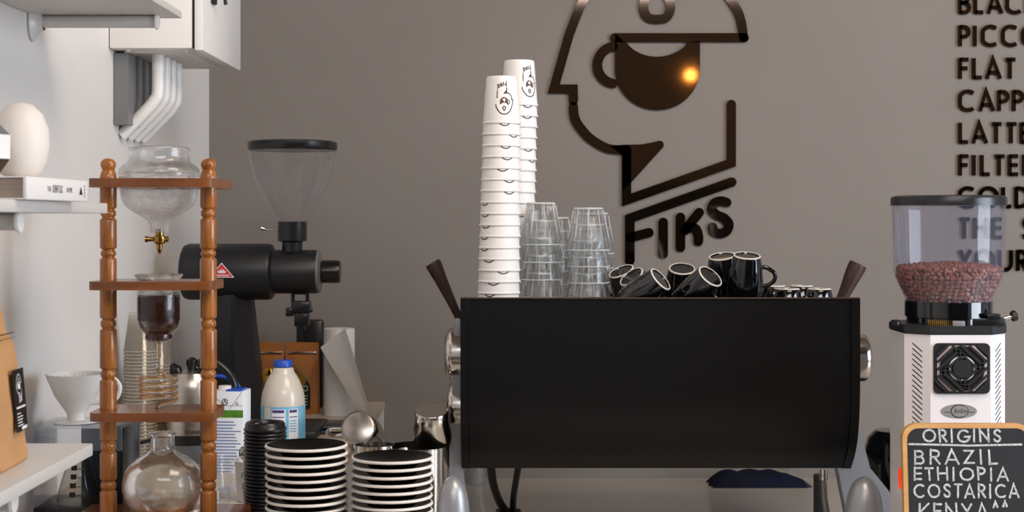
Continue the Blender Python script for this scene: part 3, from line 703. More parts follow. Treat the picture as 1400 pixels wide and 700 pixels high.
lathe('hopper_collar', [(0, GZ(303)), (gs(20), GZ(303)), (gs(20), GZ(329)), (gs(14), GZ(331)), (gs(14), GZ(344)), (gs(18), GZ(346))], M['blackp'], gr, 32, HT)
tube('slide_lever', [(hx - gs(18), -.01, GZ(314)), (hx - gs(34), -.01, GZ(314)), (hx - gs(41), -.01, GZ(312))], [.002, .002, .005], M['steel'], gr)
bm = bmesh.new(); x_ = GX(411)
add_box(bm, (x_ - gs(9), -.012, GZ(402.5)), (x_ + gs(9), .012, GZ(394)), .002); 
for s in (-7, 7): add_lathe(bm, [(0, 0), (gs(2.6), 0), (gs(2.6), .02), (0, .02)], 10, T(x_ + gs(s * 1.4), -.008, GZ(412)))
add_box(bm, (x_ - gs(12), -.02, GZ(428)), (x_ + gs(14), .012, GZ(411)), .004); add_box(bm, (x_ - gs(19), -.02, GZ(432)), (x_ - gs(9), .0, GZ(420)), .003)
add_box(bm, (x_ + gs(10), -.02, GZ(427)), (x_ + gs(17), .0, GZ(420)), .003); add_box(bm, (x_ - gs(8), -.015, GZ(446)), (x_ + gs(12), .01, GZ(426)), .004); add_box(bm, (x_ - gs(2), -.01, GZ(451)), (x_ + gs(6), .005, GZ(444)), .002)
link('chute', bm, M['blackp'], gr, True)
bm = bmesh.new(); gx2 = lambda px, y, dd: Vector(((px - HX) / F * (dg + dd), dd, 0)) - Vector((g0.x, 0, 0))
def hexa(bm, bot, top, z0, z1):
    a_ = [bm.verts.new((x, y, z0)) for x, y in bot]; b_ = [bm.verts.new((x, y, z1)) for x, y in top]
    bm.faces.new(a_[::-1]); bm.faces.new(b_)
    for i in range(len(a_)): bm.faces.new((a_[i], a_[(i + 1) % len(a_)], b_[(i + 1) % len(a_)], b_[i]))
hexa(bm, [(GX(276), -.03), (GX(325), -.06), (GX(357), .0), (GX(357), .09), (GX(276), .09)], [(GX(288), -.03), (GX(323), -.045), (GX(341), -.005), (GX(341), .06), (GX(288), .06)], .02, GZ(402))
bmesh.ops.bevel(bm, geom=bm.edges[:], offset=.003, segments=2, affect='EDGES')
link('column', bm, M['blackm'], gr, True)
box('base_plate', (GX(272), -.1, 0.001), (GX(440), .12, .02), M['blackm'], gr, .005)
def cyl(u, v, w):
    return Vector((GX(u), -gs(38.5) - w - .0003, GZ(v)))
bm = bmesh.new(); add_prism(bm, [(293.5, 378), (310.5, 358), (327.5, 378)], cyl, .0001, .0003); link('badge_border', bm, M['lwhite'], gr)
bm = bmesh.new(); add_prism(bm, [(295.5, 377), (310.5, 359.5), (325.5, 377)], cyl, .0003, .0005); link('red_badge', bm, M['red'], gr)
bm = bmesh.new()
add_prism(bm, [(306, 372), (304.8, 368.4), (307.8, 370), (308, 366.6), (310, 369.3), (310.6, 365.2), (311.4, 369.3), (313.4, 366.6), (313.7, 370), (316.4, 368.4), (315.4, 372)], cyl, .0005, .0007)
add_stroke(bm, [(300, 374.9), (321, 374.9)], 1.1, cyl, .0007, 'flat'); link('crown_mark', bm, M['lwhite'], gr)

# ------------------------------------------------------------------ behind: coffee bags, foil, roll
def kbag(px0, px1, d, y0, label, lab):
    w = S(px1 - px0, d) / 2; t = thing('kraft_pouch', (P((px0 + px1) / 2, 0, d).x, d, ZP), label, 'bag', 'kraft pouches against the grey wall')
    h = ZE - (y0 - HY) / F * d - ZP; bm = bmesh.new(); rows = []
    for z, th in ((0, .025), (.02, .03), (h * .5, .026), (h * .8, .014), (h * .88, .005), (h, .004)):
        rows.append([bm.verts.new((x, y + random.uniform(-.001, .001), z)) for x, y in ((-w, -th * .7), (-w * .4, -th), (w * .4, -th), (w, -th * .7), (w, th * .5), (-w, th * .5))])
    for a_, b_ in zip(rows, rows[1:]):
        for i in range(6): bm.faces.new((a_[i], a_[(i + 1) % 6], b_[(i + 1) % 6], b_[i]))
    bm.faces.new(rows[0][::-1]); bm.faces.new(rows[-1]); link('pouch', bm, M['kraft2'], t)
    box('tin_tie', (-w * .85, -.014, h - S(15, d)), (w * .9, -.0085, h - S(12, d)), M['bsteel'], t, .001)
    if lab:
        bm = bmesh.new(); f_ = lambda u, v, w_: Vector((S(u, d), -.0325 - w_, h - S(v, d)))
        add_prism(bm, [(0, 54), (5, 46), (11, 54), (13, 60), (13, 88), (0, 90)], f_, 0, .001); link('black_label', bm, M['ink'], t)
        bm = bmesh.new(); add_stroke(bm, arc(6.5, 61, 3, 3.5, 0, 340, 12), .7, f_, .0014)
        for k in range(4): add_stroke(bm, [(3, 71 + 4 * k), (9, 71 + 4 * k)], .8, f_, .0014, 'flat')
        link('printed_text', bm, M['lwhite'], t)
kbag(350, 389, 3.72, 468, 'orange-brown kraft pouch beside the black grinder column', False)
kbag(391.5, 436, 3.72, 468, 'orange-brown kraft pouch with black label behind the milk bottle', True)
bp = thing('black_block', (P(433, 0, 3.82).x, 3.82, ZP), 'black upright block behind the kraft pouches', 'bag'); box('pouch', (-.05, -.02, 0), (.018, .02, .225), M['blackp'], bp, .008)  # plain narrow black block next to the labelled kraft pouch
def foil(pts, d, label):
    t = bmesh.new(); c = P(*pts, d); r = bmesh.ops.create_icosphere(t, subdivisions=3, radius=1)
    for v in t.verts:
        n = 1 + random.uniform(-.16, .16); v.co = Vector((v.co.x * S(22, d) * n, v.co.y * .03 * n, v.co.z * S(36, d) * n))
        v.co.z = max(v.co.z, -(c.z - ZP) + .0005)
    o = link('foil_pouch', t, M['gold'], None); o.location = c; tag(o, label, 'bag')
foil((374, 538), 3.30 + .24, 'crumpled gold foil pouch left of the milk bottle cap')
t_ = thing('foil_packet', P(411, 530, 3.45), 'slanted gold foil packet right of the milk bottle cap', 'bag')
t_.location.z = ZP
bm = bmesh.new(); f_ = lambda u, v, w: P(u, v, 3.5) - t_.location + Vector((0, -w, 0)); add_prism(bm, [(402, 497), (406, 500), (421, 516), (416, 526), (410, 560), (402, 598), (390, 598), (394, 520)], f_, 0, .03); link('packet', bm, M['gold'], t_)

pr_ = thing('paper_towel_roll', (P(464, 0, 3.68).x, 3.68, ZP), 'white paper towel roll standing against the grey wall', 'paper roll')
RH = ZE - (449 - HY) / F * 3.68 - ZP; rr = S(21, 3.68)
lathe('roll', [(.012, RH), (rr, RH), (rr, 0.0005), (.012, .0005), (.012, RH)], M['tissue'], pr_, 40)
bm = bmesh.new(); q0 = pr_.location.copy(); NU, NV = 6, 14; g = []
for j in range(NV + 1):
    v = j / NV; lx = [(438, 475), (452, 499), (468, 525), (489, 559), (503, 598)]; rx = [(472, 449), (483, 484), (493, 518), (503, 552), (513, 598)]
    def interp(l, t):
        t *= len(l) - 1; i = min(int(t), len(l) - 2); f = t - i; return (l[i][0] * (1 - f) + l[i + 1][0] * f, l[i][1] * (1 - f) + l[i + 1][1] * f)
    a_, b_ = interp(lx, v), interp(rx, v); row = []
    for i in range(NU + 1):
        u = i / NU; p = P(a_[0] * (1 - u) + b_[0] * u, a_[1] * (1 - u) + b_[1] * u, 3.60 + .03 * math.sin(u * 2.2) - .03 * v); row.append(bm.verts.new(p - q0))
    g.append(row)
for j in range(NV):
    for i in range(NU): bm.faces.new((g[j][i], g[j][i + 1], g[j + 1][i + 1], g[j + 1][i]))
bmesh.ops.solidify(bm, geom=bm.faces[:], thickness=.0008)
link('loose_sheet', bm, M['tissue'], pr_, True)
tr = thing('black_tray', (P(440, 0, 3.42).x, 3.42, ZP), 'low black tray with cable on the bench below the paper roll', 'tray')
box('tray_body', (-.055, -.05, .0005), (.05, .06, .016), M['blackp'], tr, .004)
tube('cable', spline([(-.04, -.06, .004), (0, -.075, .005), (.04, -.06, .004), (.06, -.02, .004)], 5), .004, M['hose'], tr, 8)

# milk bottle
db = 3.02
mb = thing('milk_bottle', (P(387, 0, db).x, db, ZP), 'plastic milk bottle with blue cap and blue label behind the saucers', 'bottle')
B_ = lambda y: ZE - (y - HY) / F * db - ZP
bp_ = [(0, .0005), (S(27, db), .0005), (S(30, db), .006), (S(30, db), B_(552)), (S(29.6, db), B_(545)), (S(28.4, db), B_(537)), (S(26, db), B_(529)), (S(22.5, db), B_(520)), (S(18, db), B_(512)), (S(15, db), B_(508)), (S(14.3, db), B_(504)), (S(12, db), B_(502)), (0, B_(502))]
lathe('bottle_body', bp_, M['milk'], mb, 40)
lathe('cap', [(0, B_(492.3)), (S(12, db), B_(492.3)), (S(12.8, db), B_(493.5)), (S(12.8, db), B_(501)), (0, B_(501))], M['blue'], mb, 32)
lathe('label', [(S(30.3, db), B_(630)), (S(30.3, db), B_(553))], M['lblue'], mb, 40)
def bc(u, v, w): r = S(30.5, db) + w; a_ = -math.pi / 2 + u / 30; return Vector((r * math.cos(a_), r * math.sin(a_), B_(v)))
def patch(nm, u0, u1, v0, v1, m, w):
    bm = bmesh.new(); n = 6
    for i in range(n):
        a_, b_ = u0 + (u1 - u0) * i / n, u0 + (u1 - u0) * (i + 1) / n
        bm.faces.new([bm.verts.new(bc(*q, w)) for q in ((a_, v0), (b_, v0), (b_, v1), (a_, v1))])
    link(nm, bm, m, mb)
patch('label_panel', -24, -13, 553.5, 600, M['milk'], .0001); patch('label_panel', -11, 8, 556, 600, M['lwhite'], .0001); patch('label_panel', 12, 26, 556, 600, M['lwhite'], .0001)
for (a_, b_) in ((-10, 6), (13, 24)):
    patch('label_print', a_, b_, 557, 561, M['lpurple'], .0003); patch('label_print', a_, b_, 566, 567.3, M['lpurple'], .0003)
    for k in range(5): patch('label_print', a_, b_ - 1, 571 + k * 3.6, 572.6 + k * 3.6, M['lblue'], .0003)

# paper cup with spoons
spc = thing('paper_cup', (P(345, 0, 2.56).x, 2.56, ZP + .0005), 'white paper cup holding spoons behind the black lids', 'cup')
# ------------------------------------------------------------------ black lids
dl = 2.42
def lid(n, top=False):
    r = S(29.3, dl)
    prof = [(0, 0), (r * .93, 0), (r * .985, .0008), (r, .002), (r * .985, .0035), (r * .94, .0045), (r * .91, .0058), (0, .0058)]
    return prof
l0 = thing('cup_lid', (0, 0, 0), '', 'lid', 'stacked black cup lids'); lathe('lid_rim', lid(0), M['blackp'], l0, 40)
lx = P(362.5, 0, dl).x; nl = 24; dz = .00577
for k in range(nl):
    loc = (lx + random.uniform(-.0005, .0005), dl, ZP + .0005 + k * dz)
    if k == 0: l0.location = loc; l0['label'] = 'black plastic cup lid, %s in the stack beside the saucers' % nth(nl)
    else: dup(l0, loc, 'black plastic cup lid, %s in the stack beside the saucers' % nth(nl - k))
tl = thing('cup_lid', (lx, dl, ZP + .0005 + nl * dz), 'topmost black sip lid of the stack beside the saucers', 'lid', 'stacked black cup lids')
r = S(29.3, dl)
lathe('lid_rim', [(0, 0), (r * .95, 0), (r, .002), (r, .004), (r * .94, .006), (r * .92, .012), (r * .86, .0145), (r * .8, .0135), (r * .76, .009), (0, .0085)], M['blackp'], tl, 40)
bm = bmesh.new(); bmesh.ops.create_uvsphere(bm, u_segments=16, v_segments=8, radius=1, matrix=T(-r * .45, -.004, .012) @ Matrix.Diagonal((r * .34, r * .4, .0075, 1))); link('sip_dome', bm, M['blackp'], tl, True)

# ------------------------------------------------------------------ saucers
ds = 2.25; rs = S(56.5, ds)
s0 = thing('saucer', (0, 0, 0), '', 'saucer')
lathe('dish', [(0, .003), (rs * .5, .003), (rs * .52, 0), (rs * .58, 0), (rs * .62, .004), (rs * .955, .0115)], M['saucer'], s0, 56)
lathe('top_glaze', [(0, .0065), (rs * .35, .0060), (rs * .42, .0072), (rs * .6, .0085), (rs * .955, .0150)], M['saucer'], s0, 56)
lathe('white_rim', [(rs * .95, .0113), (rs * .985, .0112), (rs, .0128), (rs * .985, .0148), (rs * .95, .0152)], M['foot'], s0, 56)
first = True
for px, ytop, n, nm in ((419.5, 607, 12, 'taller left'), (536, 623, 11, 'shorter right')):
    ztop_ = ZE - (ytop - HY) / F * ds; pitch = 10.45 / F * ds
    n = int((ztop_ - .015 - ZP) / pitch) + 1
    base = ztop_ - .015 - (n - 1) * pitch
    for k in range(n):
        loc = (P(px, 0, ds).x + random.uniform(-.0009, .0009), ds + random.uniform(-.0009, .0009), base + k * pitch)
        lab = 'black saucer with white rim, %s in the %s stack' % (nth(n - 1 - k), nm)
        if first: s0.location = loc; s0['label'] = lab; s0['group'] = 'saucers in the %s stack' % nm; first = False
        else: dup(s0, loc, lab, group='saucers in the %s stack' % nm, rot=(0, 0, random.random()))

# ------------------------------------------------------------------ steel pitchers
def pitcher_mesh(name, loc, r0, r1, h, label, q=None, handle=None, inv=False):
    t = thing(name, loc, label, 'milk pitcher')
    lathe('pitcher_body', [(0, 0), (r0 * .93, 0), (r0, .003), (r0 * 1.01, h * .35), (r1 * 1.0, h * .75), (r1, h), (r1 * .97, h), (r0 * .97, .35 * h), (r0 * .95, .004), (0, .004)], M['steel'], t, 48)
    tube('handle', spline([(r1, 0, h * .92), (r1 + .025, 0, h * .95), (r1 + .032, 0, h * .6), (r1 + .02, 0, h * .25), (r0, 0, h * .2)], 5), .004, M['steel'], t, 8)
    if q is not None: t.rotation_mode = 'QUATERNION'; t.rotation_quaternion = q
    return t
dp = 2.90
zbig = ZE - (609 - HY) / F * dp
pitcher_mesh('milk_pitcher', (P(572, 0, dp).x, dp, ZC), S(40, dp), S(43, dp), zbig - ZC, 'large upright polished steel milk pitcher behind the right saucers').rotation_euler = (0, 0, R(110))
i_ = pitcher_mesh('milk_pitcher', (P(590, 0, dp).x, dp, ZE - (561 - HY) / F * dp), S(23, dp), S(27, dp), S(46, dp), 'small steel pitcher standing upside down beside the espresso machine')
i_.rotation_mode = 'QUATERNION'; i_.rotation_quaternion = Vector((0, .36, -.93)).to_track_quat('Z', 'X') @ Quaternion((0, 0, 1), R(200))
for a_ in range(0, 360, 10):
    q_ = Vector((0, .36, -.93)).to_track_quat('Z', 'X') @ Quaternion((0, 0, 1), R(a_))
    if (q_ @ Vector((1, 0, 0))).y > (i_.rotation_quaternion @ Vector((1, 0, 0))).y: i_.rotation_quaternion = q_
dq = 2.83
pitcher_mesh('milk_pitcher', (P(512, 0, dq).x, dq, ZC), S(24, dq), S(27, dq), S(185, dq), 'tall upright steel pitcher hidden behind the gap between the saucer stacks')
n = Vector((-.08, -.93, .36)).normalized()
t = pitcher_mesh('milk_pitcher', P(490, 585, 2.9), S(24.5, 2.9), S(27, 2.9), .075, 'tipped steel milk pitcher showing its round base above the saucers', q=(-n).to_track_quat('Z', 'Y'))
lathe('base_emboss', [(0, -.0012), (S(19, 2.9), -.0012), (S(22.5, 2.9), .0008)], M['bsteel'], t, 40)
box('spout_tab', (-.008, -S(26, 2.9) - .004, .002), (.008, -S(22, 2.9), .03), M['steel'], t, .002)

# ------------------------------------------------------------------ espresso machine
dm = 2.87
em = thing('espresso_machine', (P(902, 0, dm).x, dm, ZC), 'wide espresso machine with flat matt black rear panel and silver legs', 'espresso machine')
m0 = em.location.copy()
prof = [(0, ZE - .1515), (0, ZE - .20), (0, ZE - .30), (.004, ZE - .36), (.016, ZE - .41), (.038, ZE - .45), (.078, ZE - .489)]
def panel(name, px0, px1, off, m, th=.012):
    bm = bmesh.new(); a = []; x0, x1 = (px0 - HX) / F * dm - m0.x, (px1 - HX) / F * dm - m0.x
    pts = spline([(p[0], p[1], 0) for p in prof], 4)
    for p in pts: a.append([bm.verts.new((x, p.x + o_, p.y - m0.z)) for x in (x0, x1) for o_ in (off, off + th)])
    for p, q in zip(a, a[1:]):
        for i, j in ((0, 2), (2, 3), (3, 1), (1, 0)): bm.faces.new((p[i], p[j], q[j], q[i]))
    for p in (a[0], a[-1]): bm.faces.new((p[0], p[1], p[3], p[2]))
    return link(name, bm, m, em, True)
panel('rear_panel', 640.5, 1163.5, 0, M['panel']); panel('side_frame', 629.5, 640, -.004, M['panel'], .03); panel('side_frame', 1164, 1175.5, -.004, M['panel'], .03)
X0, X1 = (629.5 - HX) / F * dm - m0.x, (1175.5 - HX) / F * dm - m0.x
zt = ZE - .1495 - m0.z
box('top_rail', (X0, -.004, zt - .003), (X1, .012, zt), M['dwood'], em, .001)  # brown colour stands in for a highlight along the rim
box('cup_tray', (X0 + .012, .02, ZE - .20 - m0.z), (X1 - .012, .44, ZE - .1905 - m0.z), M['bsteel'], em)
hexa_b = bmesh.new()
yz = [(.03, ZE - .20), (.03, ZE - .36), (.055, ZE - .43), (.10, ZE - .487), (.46, ZE - .487), (.46, ZE - .20)]
add_prism(hexa_b, yz, lambda u, v, w: Vector((w, u, v - m0.z)), X0 + .016, X1 - .016); link('body_shell', hexa_b, M['blackm'], em)
bm = bmesh.new(); add_box(bm, (X0 + .006, .13, ZE - .19 - m0.z), (X0 + .014, .45, ZE - .18 - m0.z)); add_box(bm, (X1 - .014, .13, ZE - .19 - m0.z), (X1 - .006, .45, ZE - .18 - m0.z)); link('tray_rail', bm, M['bsteel'], em)
ep = lambda px, py, d: P(px, py, d) - m0
def leg(poly, d, t=.03):
    bm = bmesh.new(); add_prism(bm, poly, lambda u, v, w: ep(u, v, d) + Vector((0, w, 0)), 0, t)
    bmesh.ops.bevel(bm, geom=[e_ for e_ in bm.edges if len(e_.link_faces) == 2 and e_.calc_face_angle(0) > .5], offset=.002, segments=2, affect='EDGES')
    return link('leg', bm, M['alu'], em, True)
leg([(621, 436), (629, 436), (632, 560), (633, 642), (640, 700), (646, 758), (590, 758), (602, 700), (612, 640), (617, 560)], 2.945, .02)
leg([(1163, 560), (1172, 560), (1178, 596), (1190, 640), (1216, 672), (1238, 700), (1268, 755), (1165, 755), (1156, 700), (1144, 640), (1158, 640)], 3.03)
def bullet(px, py, hw, d):
    pr = [(0, 0), (3.5, -.8), (8, -3.5), (12.5, -8), (16.5, -14.5), (19.7, -23), (22.3, -35), (24.2, -52), (25, -75), (25.5, -100), (25, -146), (0, -146)]
    k = hw / 24.0
    bm = add_lathe(bmesh.new(), [(S(r_ * k, d), S(z_, d)) for r_, z_ in pr], 40); o = link('foot', bm, M['alu'], em, True)
    o.location = ep(px, py, d); bb = (o.location.z + S(-146, d)); o.scale.z = (o.location.z) / S(146, d)
bullet(619.5, 650, 23, 2.80); bullet(1181.5, 651, 26, 2.80)
# chrome group caps seen past the sides, wooden handles
def dome(px, py, ry, rx, d, sgn):
    bm = add_lathe(bmesh.new(), [(1, -.8), (1, .45), (.97, .68), (.88, .86), (.7, .96), (.4, 1), (0, 1)], 40, T(*ep(px, py, d)) @ RY(90 * sgn) @ Matrix.Diagonal((S(ry, d), S(ry, d), S(rx, d), 1)))
    link('group_cap', bm, M['steel'], em, True)
dome(628, 484, 36, 20, 2.98, -1); dome(628, 556, 36, 17, 2.99, -1); dome(1170, 489, 33, 18, 2.98, 1)
for pts, rad in ((((628, 436), (616, 410), (604, 385), (594, 364), (591, 359)), (5, 6.5, 8.5, 11, 10.5)), (((1149, 412), (1157, 396), (1164, 380), (1171, 366), (1173.5, 361)), (7, 9, 11, 12.5, 12))):
    h_ = tube('wooden_handle', [ep(x, y, 3.22) for x, y in pts], [S(r_, 3.22) for r_ in rad], M['dwood'], em, 24)
    x, y = pts[0]; tube('shaft', [ep(x - (2 if x < 900 else -2), y - 4, 3.22), ep(x, y + 24, 3.22)], .006, M['steel'], h_)
txt_ = None
# hoses below the machine
for pts, nm, lab in ((((671, 636, 3.3), (674, 660, 3.38), (682, 684, 3.46), (692, 700, 3.49)), 'hose', 'left thick black hose running under the espresso machine into the counter'), (((709, 636, 3.3), (705, 660, 3.38), (702, 680, 3.46), (701, 700, 3.49)), 'hose', 'right black hose running under the espresso machine into the counter')):
    o = tube(nm, spline([P(*p) for p in pts], 5), .0095 if '671' in str(pts[0][0]) else .0075, M['hose']); tag(o, lab, 'hose')
o = lathe('cable_grommet', [(0, 0.0004), (.03, .0004), (.03, .0015), (.026, .002), (0, .002)], M['dark'], None, 28); o.location = (P(695, 0, 3.5).x, 3.5, ZC); tag(o, 'round black cable opening in the counter at the foot of the black hoses', 'grommet')
pts = [P(1120, 640 + k * 1.0, 3.3) for k in range(0, 96)]
hs = bmesh.new(); add_tube(hs, [P(1120, 648 + k * 1.25, 3.3) for k in range(60)], [.0135 if k % 2 else .0118 for k in range(60)], 14)
for v in hs.verts: v.co.z = max(v.co.z, ZC + .0005)
tag(link('corrugated_hose', hs, M['hoseg'], None, True), 'grey corrugated drain hose under the right end of the espresso machine', 'hose')
bt = thing('braided_hose', P(1130, 700, 3.12), 'braided steel water hose with chrome fitting beside the corrugated hose', 'hose'); bt.location.z = ZC; b0 = bt.location.copy()
tube('hose', [P(x, y, 3.12) - b0 for x, y in ((1126, 655), (1127, 680), (1130, 700), (1133, 720), (1134, 742))], .0068, M['braid'], bt, 12)
lathe('fitting', [(0, 0), (.0085, 0), (.0085, .008), (.0065, .009), (.0065, .012), (.0085, .013), (.0085, .022), (0, .022)], M['steel'], bt, 12, T(*(P(1126, 656, 3.12) - b0)))
o = tube('clear_tube', spline([P(1062, 640, 3.34), P(1085, 644, 3.34), P(1102, 655, 3.33), P(1112, 672, 3.32), P(1114, 700, 3.32), P(1115, 720, 3.31)], 6), .006, M['pglass']); tag(o, 'clear plastic tube curving down to the corrugated hose', 'tube')
o = lathe('steel_canister', [(0, 0.0004), (.023, .0004), (.0235, .003), (.0235, .075), (0, .076)], M['alu'], None, 28); o.location = (P(650, 0, 3.86).x, 3.86, ZC); tag(o, 'small grey canister against the wall under the espresso machine', 'canister')
bm = bmesh.new(); NX, NY = 40, 14; g = []
for j in range(NY + 1):
    row = []
    for i in range(NX + 1):
        u, v = i / NX * 2 - 1, j / NY * 2 - 1; h = max(0, (1 - abs(u) ** 6) * (1 - abs(v) ** 4)) * (.032 - .010 * u + .006 * math.sin(u * 5 + v * 3) + .002 * math.sin(u * 11 - v * 5) + .002 * math.sin(v * 12 + u * 4))
        row.append(bm.verts.new((u * .125 + .006 * math.sin(v * 7), v * .05, max(h, .001))))
    g.append(row)
for j in range(NY):
    for i in range(NX): bm.faces.new((g[j][i], g[j][i + 1], g[j + 1][i + 1], g[j + 1][i]))
bmesh.ops.solidify(bm, geom=bm.faces[:], thickness=.001)
o = link('cleaning_cloth', bm, M['cloth'], None, True); o.location = (P(1036, 0, 3.85).x, 3.84, ZC + .001); tag(o, 'folded navy blue cloth on the counter under the espresso machine', 'cloth')

# ------------------------------------------------------------------ paper cups on the machine
ZT = ZE - .1905
pc = thing('paper_cup', (0, 0, 0), '', 'cup'); paper_cup_parts(pc)
def asn(dx): return math.asin(max(-1, min(1, dx / 27)))
dxs1 = [5, 6, 19, 8, 10, 4, 14, 14, -21, -20, -19, -20, -20, -13, 7, -6, -11, -20]
dxs2 = [17, 14, 14, 27, 27, -27, -27, 27, 27, -20, 27, 10, -20, 27, 27, 20, 27, 27, 27, 27]
first = True
for si, (d, pxb, pxt, n, dx, nm, sb, st_) in enumerate(((2.95, 681.5, 686, 18, dxs1, 'front', 1.03, .92), (3.07, 700, 710, 20, dxs2, 'rear', 1.03, .93))):
    step = 15.4 / F * 2.95
    for k in range(n):            # k from the bottom
        f = k / (n - 1); idx = n - 1 - k
        px = pxb + (pxt - pxb) * f
        loc = (P(px, 0, d).x + random.uniform(-.0004, .0004), d, ZT + .0005 + k * step)
        rot = (0, 0, asn(dx[idx] if idx < len(dx) else 27) + (0 if dx[idx % len(dx)] not in (27, -27) else (2.2 + random.random())))
        lab = 'white printed paper cup, %s in the %s stack on the espresso machine' % (nth(idx), nm)
        sc = sb + (st_ - sb) * f
        if first: pc.location = loc; pc.rotation_euler = rot; pc.scale = (sc, sc, 1.0); pc['label'] = lab; pc['group'] = 'paper cups %s stack' % nm; first = False
        else: o = dup(pc, loc, lab, rot=rot, group='paper cups %s stack' % nm); o.scale = (sc, sc, 1.0)
# paper cup with spoons: same cup turned upright
for c in pc.children:
    k = c.copy(); COL.objects.link(k); k.parent = spc; k.scale = (.75, .75, -.75); k.location = (0, 0, .0935 * .75)
for k, (a_, b_) in enumerate(((-.012, .004), (-.004, -.006), (.006, .002))):
    s_ = thing('spoon', spc.location + Vector((a_, b_, .012)), '%s steel spoon standing in the paper cup behind the black lids' % ['leftmost', 'middle', 'rightmost'][k], 'spoon', 'spoons in the paper cup')
    tube('spoon_stem', [(0, 0, 0), (-.004, 0, .06)], .0012, M['steel'], s_, 6)
    bm = bmesh.new(); bmesh.ops.create_uvsphere(bm, u_segments=12, v_segments=8, radius=1, matrix=T(-.005, 0, .068) @ Matrix.Diagonal((.007, .002, .012, 1))); link('spoon_bowl', bm, M['steel'], s_, True)

# ------------------------------------------------------------------ stacked tumblers (upside down, faceted)
def glass_tumbler():
    t = thing('tumbler', (0, 0, 0), '', 'glass'); bm = bmesh.new(); N = 36
    def ring(r, z, fac): return [bm.verts.new((r * (1 - fac * (1 - abs(math.cos(9 * math.pi * i / N * 1.0)))) * math.cos(2 * math.pi * i / N), r * (1 - fac * (1 - abs(math.cos(9 * math.pi * i / N)))) * math.sin(2 * math.pi * i / N), z)) for i in range(N)]
    prof = [(.0415, 0, 0), (.0425, .0012, 0), (.0422, .004, 0), (.0405, .022, .0), (.0395, .026, .06), (.031, .074, .09), (.0295, .081, .05), (.0275, .0845, 0), (.0235, .0845, 0), (.022, .0825, 0)]
    rs_ = [ring(*p) for p in prof]
    for a_, b_ in zip(rs_, rs_[1:]):
        for i in range(N): bm.faces.new((a_[i], a_[(i + 1) % N], b_[(i + 1) % N], b_[i]))
    bm.faces.new(rs_[-1])
    inn = [ring(*p) for p in ((.0400, .0006, 0), (.0385, .022, 0), (.0300, .066, 0), (.026, .070, 0))]
    for a_, b_ in zip(inn, inn[1:]):
        for i in range(N): bm.faces.new((a_[i], b_[i], b_[(i + 1) % N], a_[(i + 1) % N]))
    bm.faces.new(inn[-1])
    for i in range(N): bm.faces.new((rs_[0][i], inn[0][i], inn[0][(i + 1) % N], rs_[0][(i + 1) % N]))
    link('glass_wall', bm, M['rpglass'], t, True)
    lathe('rim', [(.0412, .0002), (.0427, .0002), (.0431, .0014), (.0427, .0026), (.0415, .0020)], M['glintglass'], t, 36)
    lathe('base_ring', [(.0225, .0848), (.0275, .0848), (.0288, .0835), (.0292, .0815)], M['glintglass'], t, 36)
    bm = bmesh.new()
    for i in range(9):
        a_ = 2 * math.pi * (i + .0) / 9; add_tube(bm, [(.0407 * math.cos(a_), .0407 * math.sin(a_), .024), (.0300 * math.cos(a_), .0300 * math.sin(a_), .079)], [.0004, .0011], 6)
    link('flute_glints', bm, M['glintglass'], t, True); return t  # pale lines paint the glints along the flutes
tg = glass_tumbler(); first = True
for nm, px, d, n, ytop in (('front left', 740, 2.99, 5, 277), ('rear left', 758, 3.12, 5, 297), ('front right', 804, 2.96, 5, 284), ('rear right', 812, 3.09, 5, 291)):
    zt_ = ZE - (ytop - HY) / F * d - .0845; step = (zt_ - ZT - .0005) / (n - 1)
    for k in range(n):
        loc = (P(px, 0, d).x + random.uniform(-.0012, .0012), d, ZT + .0005 + k * step)
        lab = 'upside-down glass tumbler, %s in the %s tumbler stack' % (nth(n - 1 - k), nm)
        if first: tg.location = loc; tg['label'] = lab; tg['group'] = 'tumblers %s stack' % nm; first = False
        else: dup(tg, loc, lab, rot=(0, 0, random.random()), group='tumblers %s stack' % nm)

# ------------------------------------------------------------------ black mugs
def mug(h, rf, rm, name, cat):
    t = thing(name, (0, 0, 0), '', cat)
    # foot at z=0 facing +z, mouth at z=-h
    lathe('cup_body', [(0, -.0025), (rf * .86, -.002), (rf * .9, 0)] + [(rf * 1.03, -.0015), (rf * 1.10, -h * .10), (rf + (rm - rf) * .62, -h * .36), (rf + (rm - rf) * .92, -h * .62), (rm, -h * .85), (rm * .985, -h), (rm * .93, -h), (rm * .94, -h * .8), (rf, -h * .2), (0, -.01)], M['blackg'], t, 44)
    lathe('foot_ring', [(rf * .93, -.0003), (rf * .94, .0006), (rf * 1.01, .0004), (rf * 1.035, -.0014)], M['foot'], t, 44)
    if name != 'espresso_cup': tube('handle', spline([(rf * 1.2, 0, -h * .28), (rf * 1.45, 0, -h * .26), (rm + .018, 0, -h * .38), (rm + .02, 0, -h * .55), (rm + .010, 0, -h * .68), (rm * .97, 0, -h * .72)], 5), .0042, M['blackg'], t, 10)
    else: tube('handle', spline([(rf * 1.1, 0, -h * .25), (rm + .010, 0, -h * .3), (rm + .011, 0, -h * .6), (rm * .97, 0, -h * .75)], 5), .003, M['blackg'], t, 8)
    return t
mg = mug(.083, .0258, .0365, 'coffee_mug', 'mug')
